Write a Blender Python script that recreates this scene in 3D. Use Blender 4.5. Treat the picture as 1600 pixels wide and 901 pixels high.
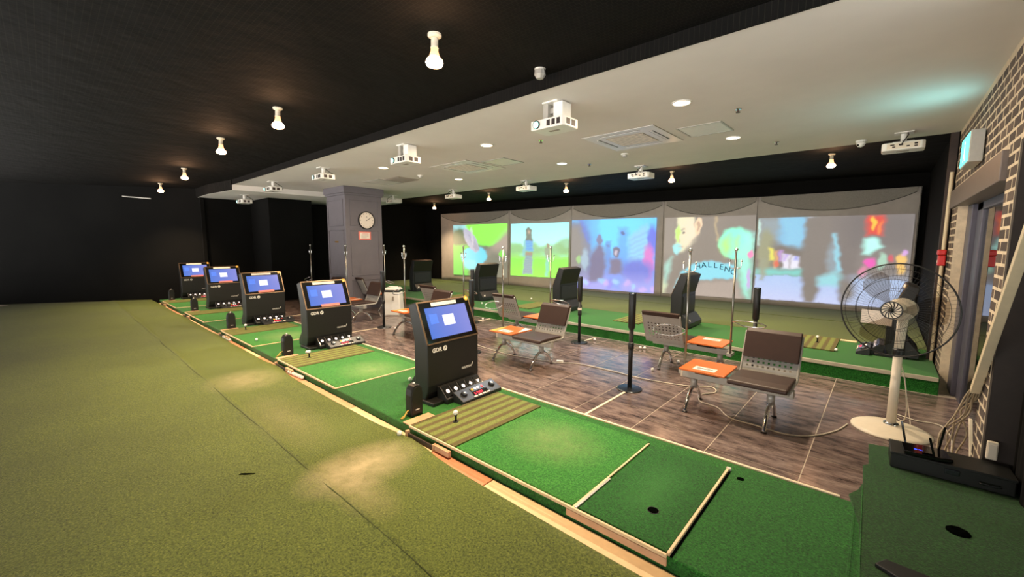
import bpy, bmesh, math, random
import numpy as np
from mathutils import Vector, Matrix

for o in list(bpy.data.objects):
    bpy.data.objects.remove(o, do_unlink=True)
SC = bpy.context.scene
COL = SC.collection
random.seed(7)

# ------------------------------------------------------------------ camera
cd = bpy.data.cameras.new('camera')
cam = bpy.data.objects.new('camera', cd); COL.objects.link(cam)
_r = Vector((0.744911, 0.667155, 0.003401))
_d = Vector((0.074560, -0.078182, -0.994147))
_f = Vector((-0.662984, 0.740805, -0.107982))
cam.matrix_world = Matrix(((_r.x, -_d.x, -_f.x, 0), (_r.y, -_d.y, -_f.y, 0), (_r.z, -_d.z, -_f.z, 1.70), (0, 0, 0, 1)))
cd.sensor_width = 36.0
cd.lens = 650.163 * 36.0 / 1600.0
cd.clip_start = 0.05
SC.camera = cam

# ------------------------------------------------------------------ world and exposure
w = bpy.data.worlds.new('world'); SC.world = w; w.use_nodes = True
w.node_tree.nodes['Background'].inputs[0].default_value = (1.0, 0.965, 0.93, 1)
w.node_tree.nodes['Background'].inputs[1].default_value = 5.6
SC.view_settings.view_transform = 'Standard'
SC.view_settings.look = 'None'
SC.view_settings.gamma = 1.0
SC.view_settings.use_curve_mapping = False
SC.view_settings.exposure = 0.0

BULB_W = 560.0        # each hanging reflector bulb over the near bays
FARBULB_W = 480.0
DOWN_W = 75.0        # each recessed ceiling downlight

# ------------------------------------------------------------------ helpers: materials
def S(r, g, b):
    def c(x):
        x /= 255.0
        return x / 12.92 if x <= 0.04045 else ((x + 0.055) / 1.055) ** 2.4
    return (c(r), c(g), c(b), 1.0)

def new_mat(name):
    m = bpy.data.materials.new(name); m.use_nodes = True
    nt = m.node_tree
    return m, nt, nt.nodes['Principled BSDF']

def N(nt, t, **kw):
    n = nt.nodes.new(t)
    for k, v in kw.items():
        setattr(n, k, v)
    return n

def noise(nt, scale, detail=2.0, rough=0.5, coord='Position', stretch=None):
    if coord == 'Position':
        src = N(nt, 'ShaderNodeNewGeometry').outputs['Position']
    else:
        src = N(nt, 'ShaderNodeTexCoord').outputs['Object']
    if stretch:
        mp = N(nt, 'ShaderNodeMapping'); mp.inputs['Scale'].default_value = stretch
        nt.links.new(src, mp.inputs['Vector']); src = mp.outputs['Vector']
    n = N(nt, 'ShaderNodeTexNoise')
    n.inputs['Scale'].default_value = scale
    n.inputs['Detail'].default_value = detail
    n.inputs['Roughness'].default_value = rough
    nt.links.new(src, n.inputs['Vector'])
    return n.outputs['Fac']

def ramp(nt, fac, stops):
    r = N(nt, 'ShaderNodeValToRGB')
    e = r.color_ramp.elements
    while len(e) > 1:
        e.remove(e[-1])
    e[0].position, e[0].color = stops[0]
    for p, c in stops[1:]:
        q = e.new(p); q.color = c
    nt.links.new(fac, r.inputs['Fac'])
    return r.outputs['Color']

def mixc(nt, a, b, fac, mode='MIX'):
    m = N(nt, 'ShaderNodeMix', data_type='RGBA', blend_type=mode)
    for sock, v in ((m.inputs['Factor'], fac), (m.inputs['A'], a), (m.inputs['B'], b)):
        if hasattr(v, 'node'):
            nt.links.new(v, sock)
        else:
            sock.default_value = v
    return m.outputs['Result']

def bump(nt, b, height, strength, dist):
    n = N(nt, 'ShaderNodeBump')
    n.inputs['Strength'].default_value = strength
    n.inputs['Distance'].default_value = dist
    nt.links.new(height, n.inputs['Height'])
    nt.links.new(n.outputs['Normal'], b.inputs['Normal'])

def pbr(name, col, rough=0.5, metal=0.0, var=0.12, vscale=20, bmp=0.0, bscale=80, coord='Object'):
    m, nt, b = new_mat(name)
    f = noise(nt, vscale, 3, 0.6, coord)
    lo = tuple(c * (1 - var) for c in col[:3]) + (1,)
    hi = tuple(min(1, c * (1 + var)) for c in col[:3]) + (1,)
    nt.links.new(ramp(nt, f, [(0.3, lo), (0.7, hi)]), b.inputs['Base Color'])
    b.inputs['Roughness'].default_value = rough
    b.inputs['Metallic'].default_value = metal
    if bmp > 0:
        bump(nt, b, noise(nt, bscale, 2, 0.5, coord), bmp, 0.004)
    return m

def emit(name, col, strength):
    m, nt, b = new_mat(name)
    b.inputs['Base Color'].default_value = tuple(c * 0.3 for c in col[:3]) + (1,)
    b.inputs['Emission Color'].default_value = col
    b.inputs['Emission Strength'].default_value = strength
    b.inputs['Roughness'].default_value = 0.6
    return m

def turf(name, dark, mid, light, worn_lit=None, patches=(), big=0.9):
    """artificial turf: fine pile speckle, broad tone drift and rubbed patches given as (x, y, rx, ry, amount)"""
    m, nt, b = new_mat(name)
    fine = noise(nt, 85, 4, 0.85)
    c = ramp(nt, fine, [(0.36, dark), (0.5, mid), (0.66, light)])
    br = noise(nt, big, 3, 0.6)
    tone = ramp(nt, br, [(0.25, (0.80, 0.80, 0.80, 1)), (0.75, (1.12, 1.12, 1.12, 1))])
    c = mixc(nt, c, tone, 1.0, 'MULTIPLY')
    if worn_lit:
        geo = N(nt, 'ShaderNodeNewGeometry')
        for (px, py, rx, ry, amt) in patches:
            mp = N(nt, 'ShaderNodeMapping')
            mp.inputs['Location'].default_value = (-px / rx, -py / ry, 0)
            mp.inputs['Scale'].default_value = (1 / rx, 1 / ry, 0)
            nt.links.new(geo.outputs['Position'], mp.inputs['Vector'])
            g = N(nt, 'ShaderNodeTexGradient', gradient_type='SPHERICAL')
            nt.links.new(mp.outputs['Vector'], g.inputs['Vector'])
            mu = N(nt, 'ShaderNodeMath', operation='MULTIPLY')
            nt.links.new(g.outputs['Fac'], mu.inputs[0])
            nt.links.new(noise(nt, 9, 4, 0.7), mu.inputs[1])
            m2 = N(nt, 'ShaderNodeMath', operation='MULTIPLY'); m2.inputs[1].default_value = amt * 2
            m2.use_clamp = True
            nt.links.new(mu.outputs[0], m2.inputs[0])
            c = mixc(nt, c, worn_lit, m2.outputs[0])
    nt.links.new(c, b.inputs['Base Color'])
    b.inputs['Roughness'].default_value = 0.85
    b.inputs['Specular IOR Level'].default_value = 0.2
    b.inputs['Sheen Weight'].default_value = 0.15
    bump(nt, b, noise(nt, 130, 3, 0.8), 0.8, 0.008)
    return m

M = {}
M['tile'] = None
def mat_tile():
    m, nt, b = new_mat('vinyl_wood_tile')
    oi = N(nt, 'ShaderNodeObjectInfo')
    f1 = noise(nt, 3.4, 5, 0.72, 'Position', (1.0, 3.4, 1))
    f2 = noise(nt, 22, 4, 0.75, 'Position', (0.5, 4.0, 1))
    c1 = ramp(nt, f1, [(0.33, S(52, 43, 42)), (0.48, S(112, 97, 94)), (0.66, S(146, 130, 124))])
    c2 = ramp(nt, f2, [(0.36, (0.30, 0.29, 0.30, 1)), (0.52, (1, 1, 1, 1))])
    c = mixc(nt, c1, c2, 0.5, 'MULTIPLY')
    t = ramp(nt, oi.outputs['Random'], [(0, (0.78, 0.78, 0.78, 1)), (1, (1.15, 1.13, 1.1, 1))])
    c = mixc(nt, c, t, 1.0, 'MULTIPLY')
    nt.links.new(c, b.inputs['Base Color'])
    rr = N(nt, 'ShaderNodeMapRange'); rr.inputs[3].default_value = 0.10; rr.inputs[4].default_value = 0.24; b.inputs['Specular IOR Level'].default_value = 0.8
    nt.links.new(f2, rr.inputs[0]); nt.links.new(rr.outputs[0], b.inputs['Roughness'])
    bump(nt, b, f2, 0.12, 0.002)
    return m
M['tile'] = mat_tile()
M['grout'] = pbr('pale_joint', S(182, 170, 154), 0.7)
M['plat'] = turf('platform_turf', S(12, 58, 16), S(24, 100, 28), S(56, 138, 50))
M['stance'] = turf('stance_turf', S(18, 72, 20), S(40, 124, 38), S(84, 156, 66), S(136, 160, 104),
                   [(-1.85 - 2.735 * k, 2.55, 0.5, 0.42, 0.5) for k in range(3)])  # pale middles paint in the bulbs' light pool along with wear
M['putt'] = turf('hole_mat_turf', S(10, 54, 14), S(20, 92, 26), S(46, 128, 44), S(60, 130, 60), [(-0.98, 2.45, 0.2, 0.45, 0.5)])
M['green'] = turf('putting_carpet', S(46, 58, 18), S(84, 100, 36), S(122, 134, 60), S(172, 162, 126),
                  [(-2.72, 1.42, 0.34, 0.5, 0.9), (-2.5, 1.25, 0.5, 0.2, 0.45), (-5.5, 1.45, 0.5, 0.45, 0.45), (-4.0, 1.35, 0.9, 0.3, 0.2)])  # pale patches mix dusty wear with painted bulb light pools
M['seamturf'] = turf('carpet_seam', S(36, 45, 15), S(66, 78, 28), S(92, 102, 44))
M['range'] = turf('range_turf', S(40, 58, 22), S(74, 92, 40), S(104, 116, 62))
M['overlay'] = turf('overlay_turf', S(10, 42, 14), S(20, 70, 22), S(44, 102, 38))
def mat_stripes():
    m, nt, b = new_mat('striped_turf')
    tc = N(nt, 'ShaderNodeTexCoord')
    sp = N(nt, 'ShaderNodeSeparateXYZ'); nt.links.new(tc.outputs['Object'], sp.inputs[0])
    mu = N(nt, 'ShaderNodeMath', operation='MULTIPLY'); mu.inputs[1].default_value = 2 * math.pi / 0.105
    nt.links.new(sp.outputs['X'], mu.inputs[0])
    si = N(nt, 'ShaderNodeMath', operation='SINE'); nt.links.new(mu.outputs[0], si.inputs[0])
    ad = N(nt, 'ShaderNodeMath', operation='MULTIPLY_ADD'); ad.inputs[1].default_value = 0.5; ad.inputs[2].default_value = 0.5
    nt.links.new(si.outputs[0], ad.inputs[0])
    st = ramp(nt, ad.outputs[0], [(0.2, S(88, 80, 40)), (0.7, S(112, 126, 58))])
    fine = noise(nt, 85, 4, 0.85)
    t = ramp(nt, fine, [(0.36, (0.55, 0.55, 0.55, 1)), (0.66, (1.25, 1.25, 1.25, 1))])
    nt.links.new(mixc(nt, st, t, 1.0, 'MULTIPLY'), b.inputs['Base Color'])
    b.inputs['Roughness'].default_value = 0.85
    bump(nt, b, noise(nt, 240, 2, 0.7), 0.6, 0.005)
    return m
M['striped'] = mat_stripes()
def mat_net():
    m, nt, b = new_mat('black_netting')
    br = N(nt, 'ShaderNodeTexBrick')
    geo = N(nt, 'ShaderNodeNewGeometry')
    nt.links.new(geo.outputs['Position'], br.inputs['Vector'])
    br.inputs['Color1'].default_value = S(9, 9, 8); br.inputs['Color2'].default_value = S(12, 11, 10)
    br.inputs['Mortar'].default_value = S(27, 26, 22)
    br.inputs['Scale'].default_value = 14; br.inputs['Mortar Size'].default_value = 0.03
    br.inputs['Brick Width'].default_value = 0.5; br.inputs['Row Height'].default_value = 0.5
    f = noise(nt, 1.3, 3, 0.6)
    t = ramp(nt, f, [(0.3, (0.8, 0.8, 0.8, 1)), (0.7, (1.2, 1.15, 1.1, 1))])
    nt.links.new(mixc(nt, br.outputs['Color'], t, 1.0, 'MULTIPLY'), b.inputs['Base Color'])
    b.inputs['Roughness'].default_value = 0.8
    bump(nt, b, noise(nt, 2.2, 3, 0.6), 0.5, 0.05)
    return m
M['net'] = mat_net()
M['blackwall'] = pbr('black_fabric_wall', S(11, 11, 10), 0.85, 0, 0.25, 1.5, 0.3, 60, 'Position')
for k_ in ('net', 'blackwall'):
    M[k_].node_tree.nodes['Principled BSDF'].inputs['Specular IOR Level'].default_value = 0.12
M['whiteceil'] = pbr('white_ceiling_paint', S(220, 215, 208), 0.8, 0, 0.03, 2, 0.05, 200, 'Position')
M['pillar'] = pbr('grey_pillar_paint', S(104, 100, 106), 0.55, 0, 0.05, 4, 0, 80, 'Position')
M['mortar'] = pbr('cream_mortar', S(206, 190, 164), 0.85, 0, 0.15, 12, 0.3, 90, 'Position')
M['brick'] = None
def mat_brick():
    m, nt, b = new_mat('brown_brick')
    oi = N(nt, 'ShaderNodeObjectInfo')
    c = ramp(nt, oi.outputs['Random'], [(0, S(58, 48, 44)), (0.4, S(84, 70, 62)), (0.75, S(104, 88, 78)), (1, S(70, 62, 60))])
    f = noise(nt, 26, 4, 0.7)
    t = ramp(nt, f, [(0.3, (0.7, 0.7, 0.7, 1)), (0.7, (1.25, 1.25, 1.25, 1))])
    nt.links.new(mixc(nt, c, t, 1, 'MULTIPLY'), b.inputs['Base Color'])
    b.inputs['Roughness'].default_value = 0.85
    bump(nt, b, f, 0.4, 0.004)
    return m
M['brick'] = mat_brick()
M['lintel'] = pbr('taupe_metal', S(112, 100, 92), 0.45, 0.2, 0.05)
M['doorframe'] = pbr('slate_door_frame', S(82, 80, 92), 0.4, 0.2, 0.05)
M['kiosk'] = pbr('matt_black_shell', S(19, 20, 18), 0.42, 0.0, 0.15, 60, 0.05, 400)
M['kiosk2'] = pbr('satin_dark_grey_shell', S(34, 36, 38), 0.4, 0.0, 0.1)
M['bezel'] = pbr('gloss_black_bezel', S(9, 9, 10), 0.08)
M['bronze'] = pbr('bronze_rim', S(120, 98, 76), 0.3, 0.8, 0.05)
M['greytext'] = pbr('silver_lettering', S(205, 205, 200), 0.4)
M['cream'] = pbr('cream_strip', S(228, 214, 186), 0.5, 0, 0.06)
M['trimgrey'] = pbr('grey_cream_trim', S(176, 170, 150), 0.5, 0, 0.06)
M['ply'] = pbr('pale_plywood', S(206, 164, 128), 0.6, 0, 0.1, 12)
M['ply2'] = pbr('cream_plywood', S(226, 200, 160), 0.6, 0, 0.08, 12)
M['ply3'] = pbr('orange_plywood', S(206, 140, 104), 0.6, 0, 0.1, 12)
M['darkwood'] = pbr('dark_stained_board', S(56, 40, 32), 0.55, 0, 0.15)
M['leather'] = pbr('brown_leatherette', S(52, 32, 23), 0.46, 0, 0.1, 14, 0.15, 220)
M['silver'] = pbr('grey_painted_steel', S(176, 174, 166), 0.35, 0.35, 0.05)
M['chrome'] = pbr('chrome', S(225, 225, 225), 0.12, 1.0, 0.02)
M['polesteel'] = pbr('brushed_pole_steel', S(150, 147, 138), 0.3, 1.0, 0.03)
M['orange'] = pbr('orange_laminate', S(206, 106, 44), 0.3, 0, 0.08, 6)
M['paper'] = pbr('white_paper', S(226, 216, 204), 0.6, 0, 0.04)
M['red'] = pbr('red_plastic', S(190, 34, 32), 0.35, 0, 0.05)
M['yellow'] = pbr('yellow_sticker', S(232, 178, 44), 0.5, 0, 0.05)
M['pink'] = pbr('salmon_sticker', S(226, 122, 108), 0.5, 0, 0.05)
M['white'] = pbr('white_plastic', S(226, 224, 216), 0.35, 0, 0.03)
M['offwhite'] = pbr('ivory_plastic', S(222, 210, 188), 0.4, 0, 0.04)
M['ball'] = pbr('golf_ball_white', S(238, 236, 228), 0.3, 0, 0.03, 40, 0.5, 900)
M['rubber'] = pbr('black_rubber', S(12, 12, 12), 0.45)
M['hole'] = pbr('dark_hole', S(6, 8, 6), 0.95)
M['hole'].node_tree.nodes['Principled BSDF'].inputs['Specular IOR Level'].default_value = 0.0
M['metalbase'] = pbr('gunmetal_plate', S(62, 66, 70), 0.25, 0.7, 0.05)
M['fabric'] = pbr('grey_screen_fabric', S(176, 170, 162), 0.9, 0, 0.06, 5, 0.15, 160, 'Position')
M['fabric2'] = pbr('grey_screen_netting', S(140, 136, 128), 0.9, 0, 0.1, 40, 0.3, 160, 'Position')
M['stitch'] = pbr('black_cord', S(26, 25, 24), 0.8)
M['duct'] = pbr('beige_trunking', S(206, 190, 158), 0.5, 0, 0.05)
M['cable'] = pbr('grey_beige_cable', S(150, 134, 108), 0.5)
M['whitecable'] = pbr('white_cable', S(214, 204, 186), 0.5)
M['brass'] = pbr('brass', S(170, 130, 60), 0.35, 0.8)
M['strap'] = pbr('yellow_strap', S(190, 160, 74), 0.7)
M['ventdark'] = pbr('dark_slot', S(40, 32, 28), 0.7)
M['grille'] = pbr('vent_grille', S(150, 140, 126), 0.6, 0, 0.1, 200)
M['lens'] = emit('lit_projector_lens', S(170, 255, 235), 3.0)
M['bulb'] = emit('glowing_bulb', (1.0, 0.62, 0.34, 1), 22.0)
M['bulbneck'] = emit('warm_lit_bulb_neck', (1.0, 0.5, 0.22, 1), 2.2)
M['down'] = emit('warm_downlight_diffuser', (1.0, 0.72, 0.45, 1), 9.0)
M['downcool'] = emit('cool_downlight_diffuser', (0.85, 0.95, 1.0, 1), 6.0)
M['exit'] = emit('lit_exit_panel', S(110, 240, 225), 1.4)
M['exitmark'] = emit('white_exit_pictogram', S(235, 255, 250), 1.5)
M['led'] = emit('red_led_digits', S(255, 50, 80), 2.0)
M['icon'] = emit('backlit_icon', S(255, 240, 235), 1.0)
M['bluelight'] = emit('blue_status_light', S(40, 80, 255), 3.0)
def mat_display():
    m, nt, b = new_mat('kiosk_display')
    tc = N(nt, 'ShaderNodeTexCoord')
    mp = N(nt, 'ShaderNodeMapping'); mp.inputs['Scale'].default_value = (1, 1.6, 1)
    nt.links.new(tc.outputs['Object'], mp.inputs['Vector'])
    g = N(nt, 'ShaderNodeSeparateXYZ'); nt.links.new(mp.outputs['Vector'], g.inputs[0])
    mr = N(nt, 'ShaderNodeMapRange'); mr.inputs[1].default_value = -0.45; mr.inputs[2].default_value = 0.45
    nt.links.new(g.outputs['Y'], mr.inputs[0])
    c = ramp(nt, mr.outputs[0], [(0, S(84, 128, 226)), (0.5, S(116, 136, 224)), (1, S(142, 148, 228))])
    nt.links.new(c, b.inputs['Emission Color'])
    b.inputs['Emission Strength'].default_value = 0.95
    b.inputs['Base Color'].default_value = (0.01, 0.01, 0.01, 1)
    b.inputs['Roughness'].default_value = 0.12
    return m
M['display'] = mat_display()
M['dialog'] = emit('white_dialog_box', S(214, 224, 255), 1.0)
M['dialogblue'] = emit('blue_tile_on_display', S(64, 116, 228), 0.95)
def mat_picture():
    m, nt, b = new_mat('projected_picture_light')
    a = N(nt, 'ShaderNodeAttribute', attribute_name='picture')
    nt.links.new(a.outputs['Color'], b.inputs['Emission Color'])
    b.inputs['Emission Strength'].default_value = 1.2
    b.inputs['Base Color'].default_value = S(150, 147, 142)
    b.inputs['Roughness'].default_value = 0.9
    bump(nt, b, noise(nt, 160, 2, 0.5), 0.15, 0.004)
    return m
M['picture'] = mat_picture()
def mat_glass(name, tint, refl):
    m, nt, b = new_mat(name)
    nt.nodes.remove(b)
    out = nt.nodes['Material Output']
    tr = N(nt, 'ShaderNodeBsdfTransparent'); tr.inputs[0].default_value = tint
    gl = N(nt, 'ShaderNodeBsdfGlossy'); gl.inputs['Roughness'].default_value = 0.02
    fr = N(nt, 'ShaderNodeFresnel'); fr.inputs['IOR'].default_value = refl
    mx = N(nt, 'ShaderNodeMixShader')
    nt.links.new(fr.outputs[0], mx.inputs[0]); nt.links.new(tr.outputs[0], mx.inputs[1]); nt.links.new(gl.outputs[0], mx.inputs[2])
    nt.links.new(mx.outputs[0], out.inputs['Surface'])
    return m
M['glass'] = mat_glass('door_glass', (0.80, 0.88, 0.84, 1), 1.6)
M['bladeplastic'] = mat_glass('smoked_clear_blade', (0.60, 0.55, 0.50, 1), 1.12)
M['jamb'] = pbr('brown_jamb_panel', S(50, 41, 35), 0.7, 0, 0.1)
M['corridor'] = pbr('corridor_wall', S(150, 142, 134), 0.8, 0, 0.06)

# ------------------------------------------------------------------ helpers: geometry
class G:
    """collects simple shapes into one mesh"""
    def __init__(s):
        s.v = []; s.f = []
    def add(s, vs, fs):
        b = len(s.v); s.v += [tuple(p) for p in vs]; s.f += [tuple(i + b for i in q) for q in fs]; return s
    def box(s, x0, x1, y0, y1, z0, z1):
        vs = [(x, y, z) for z in (z0, z1) for y in (y0, y1) for x in (x0, x1)]
        return s.add(vs, [(0, 2, 3, 1), (4, 5, 7, 6), (0, 1, 5, 4), (2, 6, 7, 3), (0, 4, 6, 2), (1, 3, 7, 5)])
    def prism(s, poly, axis, c0, c1):
        n = len(poly)
        def p(a, b, c):
            return {'x': (c, a, b), 'y': (a, c, b), 'z': (a, b, c)}[axis]
        vs = [p(a, b, c0) for a, b in poly] + [p(a, b, c1) for a, b in poly]
        fs = [tuple(range(n)), tuple(range(2 * n - 1, n - 1, -1))]
        fs += [(i, i + n, (i + 1) % n + n, (i + 1) % n) for i in range(n)]
        return s.add(vs, fs)
    def hexa(s, a, b):
        """two quads of four corners joined"""
        return s.add(list(a) + list(b), [(3, 2, 1, 0), (4, 5, 6, 7), (0, 1, 5, 4), (1, 2, 6, 5), (2, 3, 7, 6), (3, 0, 4, 7)])
    def quad(s, a, b, c, d):
        return s.add([a, b, c, d], [(0, 1, 2, 3)])
    def lathe(s, prof, n=24, o=(0, 0, 0), ax=None):
        q = Vector((0, 0, 1)).rotation_difference(Vector(ax).normalized()) if ax else None
        o = Vector(o); vs = []; fs = []
        for r, z in prof:
            for i in range(n):
                a = 2 * math.pi * i / n
                p = Vector((r * math.cos(a), r * math.sin(a), z))
                if q: p = q @ p
                vs.append(p + o)
        m = len(prof)
        for j in range(m - 1):
            for i in range(n):
                k = (i + 1) % n
                fs.append((j * n + i, j * n + k, (j + 1) * n + k, (j + 1) * n + i))
        if prof[0][0] > 1e-6: fs.append(tuple(range(n - 1, -1, -1)))
        if prof[-1][0] > 1e-6: fs.append(tuple((m - 1) * n + i for i in range(n)))
        return s.add(vs, fs)
    def cyl(s, p0, p1, r0, r1=None, n=16):
        p0, p1 = Vector(p0), Vector(p1)
        return s.lathe([(r0, 0), (r1 if r1 is not None else r0, (p1 - p0).length)], n, p0, p1 - p0)
    def ball(s, o, r, n=14, m=9):
        return s.lathe([(max(1e-7, r * math.sin(math.pi * j / m)), -r * math.cos(math.pi * j / m)) for j in range(m + 1)], n, o)
    def tube(s, pts, r, n=8, closed=False):
        P = [Vector(p) for p in pts]; m = len(P); vs = []; fs = []
        up = None
        for i in range(m):
            a = P[(i - 1) % m] if (closed or i > 0) else P[i]
            b = P[(i + 1) % m] if (closed or i < m - 1) else P[i]
            t = (b - a).normalized()
            if up is None:
                up = t.orthogonal().normalized()
            up = (up - t * up.dot(t))
            up = up.normalized() if up.length > 1e-6 else t.orthogonal().normalized()
            e = t.cross(up)
            rr = r[i] if isinstance(r, (list, tuple)) else r
            for k in range(n):
                an = 2 * math.pi * k / n
                vs.append(P[i] + up * (rr * math.cos(an)) + e * (rr * math.sin(an)))
        for i in range(m if closed else m - 1):
            j = (i + 1) % m
            for k in range(n):
                l = (k + 1) % n
                fs.append((i * n + k, i * n + l, j * n + l, j * n + k))
        if not closed:
            fs.append(tuple(range(n - 1, -1, -1))); fs.append(tuple((m - 1) * n + k for k in range(n)))
        return s.add(vs, fs)
    def mesh(s, name, bevel=0.0, seg=2, smooth=False):
        me = bpy.data.meshes.new(name)
        me.from_pydata(s.v, [], s.f)
        bm = bmesh.new(); bm.from_mesh(me)
        bmesh.ops.recalc_face_normals(bm, faces=bm.faces)
        if bevel > 0:
            es = [e for e in bm.edges if len(e.link_faces) == 2 and e.calc_face_angle(0) > 0.5]
            bmesh.ops.bevel(bm, geom=es, offset=bevel, segments=seg, profile=0.5, affect='EDGES', clamp_overlap=True)
        bm.to_mesh(me); bm.free()
        if smooth:
            for p in me.polygons: p.use_smooth = True
        return me

def smooth_path(pts, k=6):
    P = [Vector(p) for p in pts]; out = []
    for i in range(len(P) - 1):
        a = P[max(0, i - 1)]; b = P[i]; c = P[i + 1]; d = P[min(len(P) - 1, i + 2)]
        for j in range(k):
            t = j / k
            out.append(0.5 * ((2 * b) + (c - a) * t + (2 * a - 5 * b + 4 * c - d) * t * t + (-a + 3 * b - 3 * c + d) * t ** 3))
    out.append(P[-1])
    return out

def put(name, g, mat, parent=None, bevel=0.0, seg=2, smooth=False, loc=None, rz=0.0):
    me = g if isinstance(g, bpy.types.Mesh) else g.mesh(name, bevel, seg, smooth)
    m = M[mat] if isinstance(mat, str) else mat
    if len(me.materials) == 0:
        me.materials.append(m)
    o = bpy.data.objects.new(name, me); COL.objects.link(o)
    if parent: o.parent = parent
    if loc: o.location = loc
    if rz: o.rotation_euler[2] = rz
    return o

def tag(o, label, cat, group=None):
    o['label'] = label; o['category'] = cat
    if group: o['group'] = group
    return o

def thing(name, label, cat, loc=(0, 0, 0), rz=0.0, group=None):
    o = bpy.data.objects.new(name, None); COL.objects.link(o)
    o.empty_display_size = 0.1
    o.location = loc; o.rotation_euler = (0, 0, rz)
    return tag(o, label, cat, group)

def struct(name, g, mat, bevel=0.0, smooth=False, label=None):
    o = put(name, g, mat, None, bevel, 2, smooth)
    o['kind'] = 'structure'
    if label: o['label'] = label
    return o

def dup(root, loc, rz, label, group=None):
    def cp(o, par):
        c = o.copy(); COL.objects.link(c); c.parent = par
        for ch in o.children: cp(ch, c)
        return c
    r = cp(root, None)
    r.location = loc; r.rotation_euler = (0, 0, rz); r['label'] = label
    if group: r['group'] = group
    return r

def text(name, s, size, mat, parent, mtx, extrude=0.001, align='LEFT', bold=0.0):
    cu = bpy.data.curves.new(name, 'FONT'); cu.body = s; cu.size = size; cu.extrude = extrude
    cu.align_x = align; cu.offset = bold; cu.resolution_u = 3
    t = bpy.data.objects.new(name, cu); COL.objects.link(t)
    dg = bpy.context.evaluated_depsgraph_get()
    me = bpy.data.meshes.new_from_object(t.evaluated_get(dg))
    bpy.data.objects.remove(t, do_unlink=True); bpy.data.curves.remove(cu)
    me.transform(mtx); me.materials.clear()
    return put(name, me, mat, parent)

def frame(o, ex, ey):
    """matrix taking text x,y to the directions ex, ey at point o"""
    ex, ey = Vector(ex).normalized(), Vector(ey).normalized(); ez = ex.cross(ey)
    return Matrix(((ex.x, ey.x, ez.x, o[0]), (ex.y, ey.y, ez.y, o[1]), (ex.z, ey.z, ez.z, o[2]), (0, 0, 0, 1)))

PI = math.pi
ZC = 3.09            # white ceiling
ZB = 3.20            # black netted ceilings
HP = 0.15            # near platform top
HF = 0.20            # far platform top
PX = 2.735           # bay pitch

# ================================================================== the setting
floor = struct('floor', G().box(-15.0, 2.6, 3.1, 6.7, -0.10, -0.002), 'grout', label='dark wood-look tile floor with pale joints')
TW, TL = 0.645, 0.62
xs = [-0.35 + TW * k for k in range(-23, 5)]
tile_me = {}
for ci, x in enumerate(xs):
    off = (0.0, 0.21, 0.42)[ci % 3]
    y = 3.17 - off
    while y < 6.6:
        y0, y1 = max(y, 3.17), min(y + TL, 6.6)
        if y1 - y0 > 0.03:
            key = (round(y1 - y0, 3))
            if key not in tile_me:
                tile_me[key] = G().box(0.004, TW - 0.004, 0.004, y1 - y0 - 0.004, -0.012, 0.0).mesh('tile')
            put('tile', tile_me[key], 'tile', floor, loc=(x, y0, 0))
        y += TL

# putting carpet in front of the near bays, with its curling edge and low ridge
def carpet():
    g = G()
    xsn = [2.2 - 0.2 * i for i in range(106)]
    edge = [(-0.5, 1.84), (-1.9, 1.85), (-2.4, 1.855), (-2.85, 1.875), (-3.5, 1.88), (-5.6, 1.885), (-6.8, 1.90), (-8.8, 1.91), (-19, 1.91)]
    def ey(x):
        if x > edge[0][0]: return edge[0][1]
        for (a, b), (c, d) in zip(edge, edge[1:]):
            if x >= c: return b + (d - b) * (a - x) / (a - c)
        return 1.91
    ts = [0, 0.006, 0.03, 0.08, 0.12, 0.145, 0.152, 0.157, 0.160, 0.163, 0.167, 0.173, 0.19, 0.25, 0.4, 0.6, 1.0]
    vs = []; n = len(ts)
    for x in xsn:
        e = ey(x) + sum(0.05 * math.exp(-((x - (b_ + 0.45)) / 0.33) ** 2) for b_ in (-3.2, -6.2, -8.86, -11.7))
        for t in ts:
            y = e - t * 4.5
            z = 0.085 + 0.006 * math.sin(x * 1.7) * math.exp(-t * 20)
            if t == 0: z -= 0.05
            seam = abs(y - 1.14)
            z += 0.010 * math.exp(-(seam / 0.025) ** 2) + (0.008 if y > 1.14 else 0)
            vs.append((x, y, z))
    fs = [(i * n + j, i * n + j + 1, (i + 1) * n + j + 1, (i + 1) * n + j) for i in range(len(xsn) - 1) for j in range(n - 1)]
    return g.add(vs, fs)
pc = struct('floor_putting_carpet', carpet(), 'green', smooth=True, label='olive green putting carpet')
put('seam_line', G().tube([(1.8 - 0.25 * i, 1.13 + 0.004 * math.sin(i * 0.9) + 0.002 * math.sin(i * 2.3), 0.0915) for i in range(64)], 0.0048, 6), 'seamturf', pc, smooth=True)
struct('floor_slab', G().box(-20, 2.6, -2.55, 13, -0.3, -0.11), 'grout')  # cut short behind the camera so world light reaches the white ceiling

plat = struct('floor_platform_near', G().box(-14.55, 1.6, 1.95, 3.15, -0.1, HP), 'plat', 0.012, label='raised green turf platform under the near bays')
struct('trim_1', G().box(-14.5, -0.1, 3.15, 3.172, 0.0, HP + 0.006), 'cream', 0.002, label='cream edge strip along the near platform')
struct('trim_2', G().box(-14.5, 0.6, 3.178, 3.196, 0.0, 0.05), 'darkwood')
ledge = struct('trim_3', G().box(-14.5, 0.4, 1.80, 1.95, -0.1, 0.06), 'darkwood', label='plank ledge below the platform edge')
x = -0.35
lm = ['ply2', 'ply3', 'ply2', 'ply', 'ply3', 'ply2', 'ply3', 'ply', 'ply2']
k = 0
while x > -13.5:
    L = (1.55, 0.62, 1.3, 1.2)[k % 4]
    put('ledge_board', G().box(x - L, x - 0.008, 1.815, 1.944, 0.06, 0.078), lm[k % len(lm)], ledge, 0.003)
    x -= L; k += 1

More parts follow.
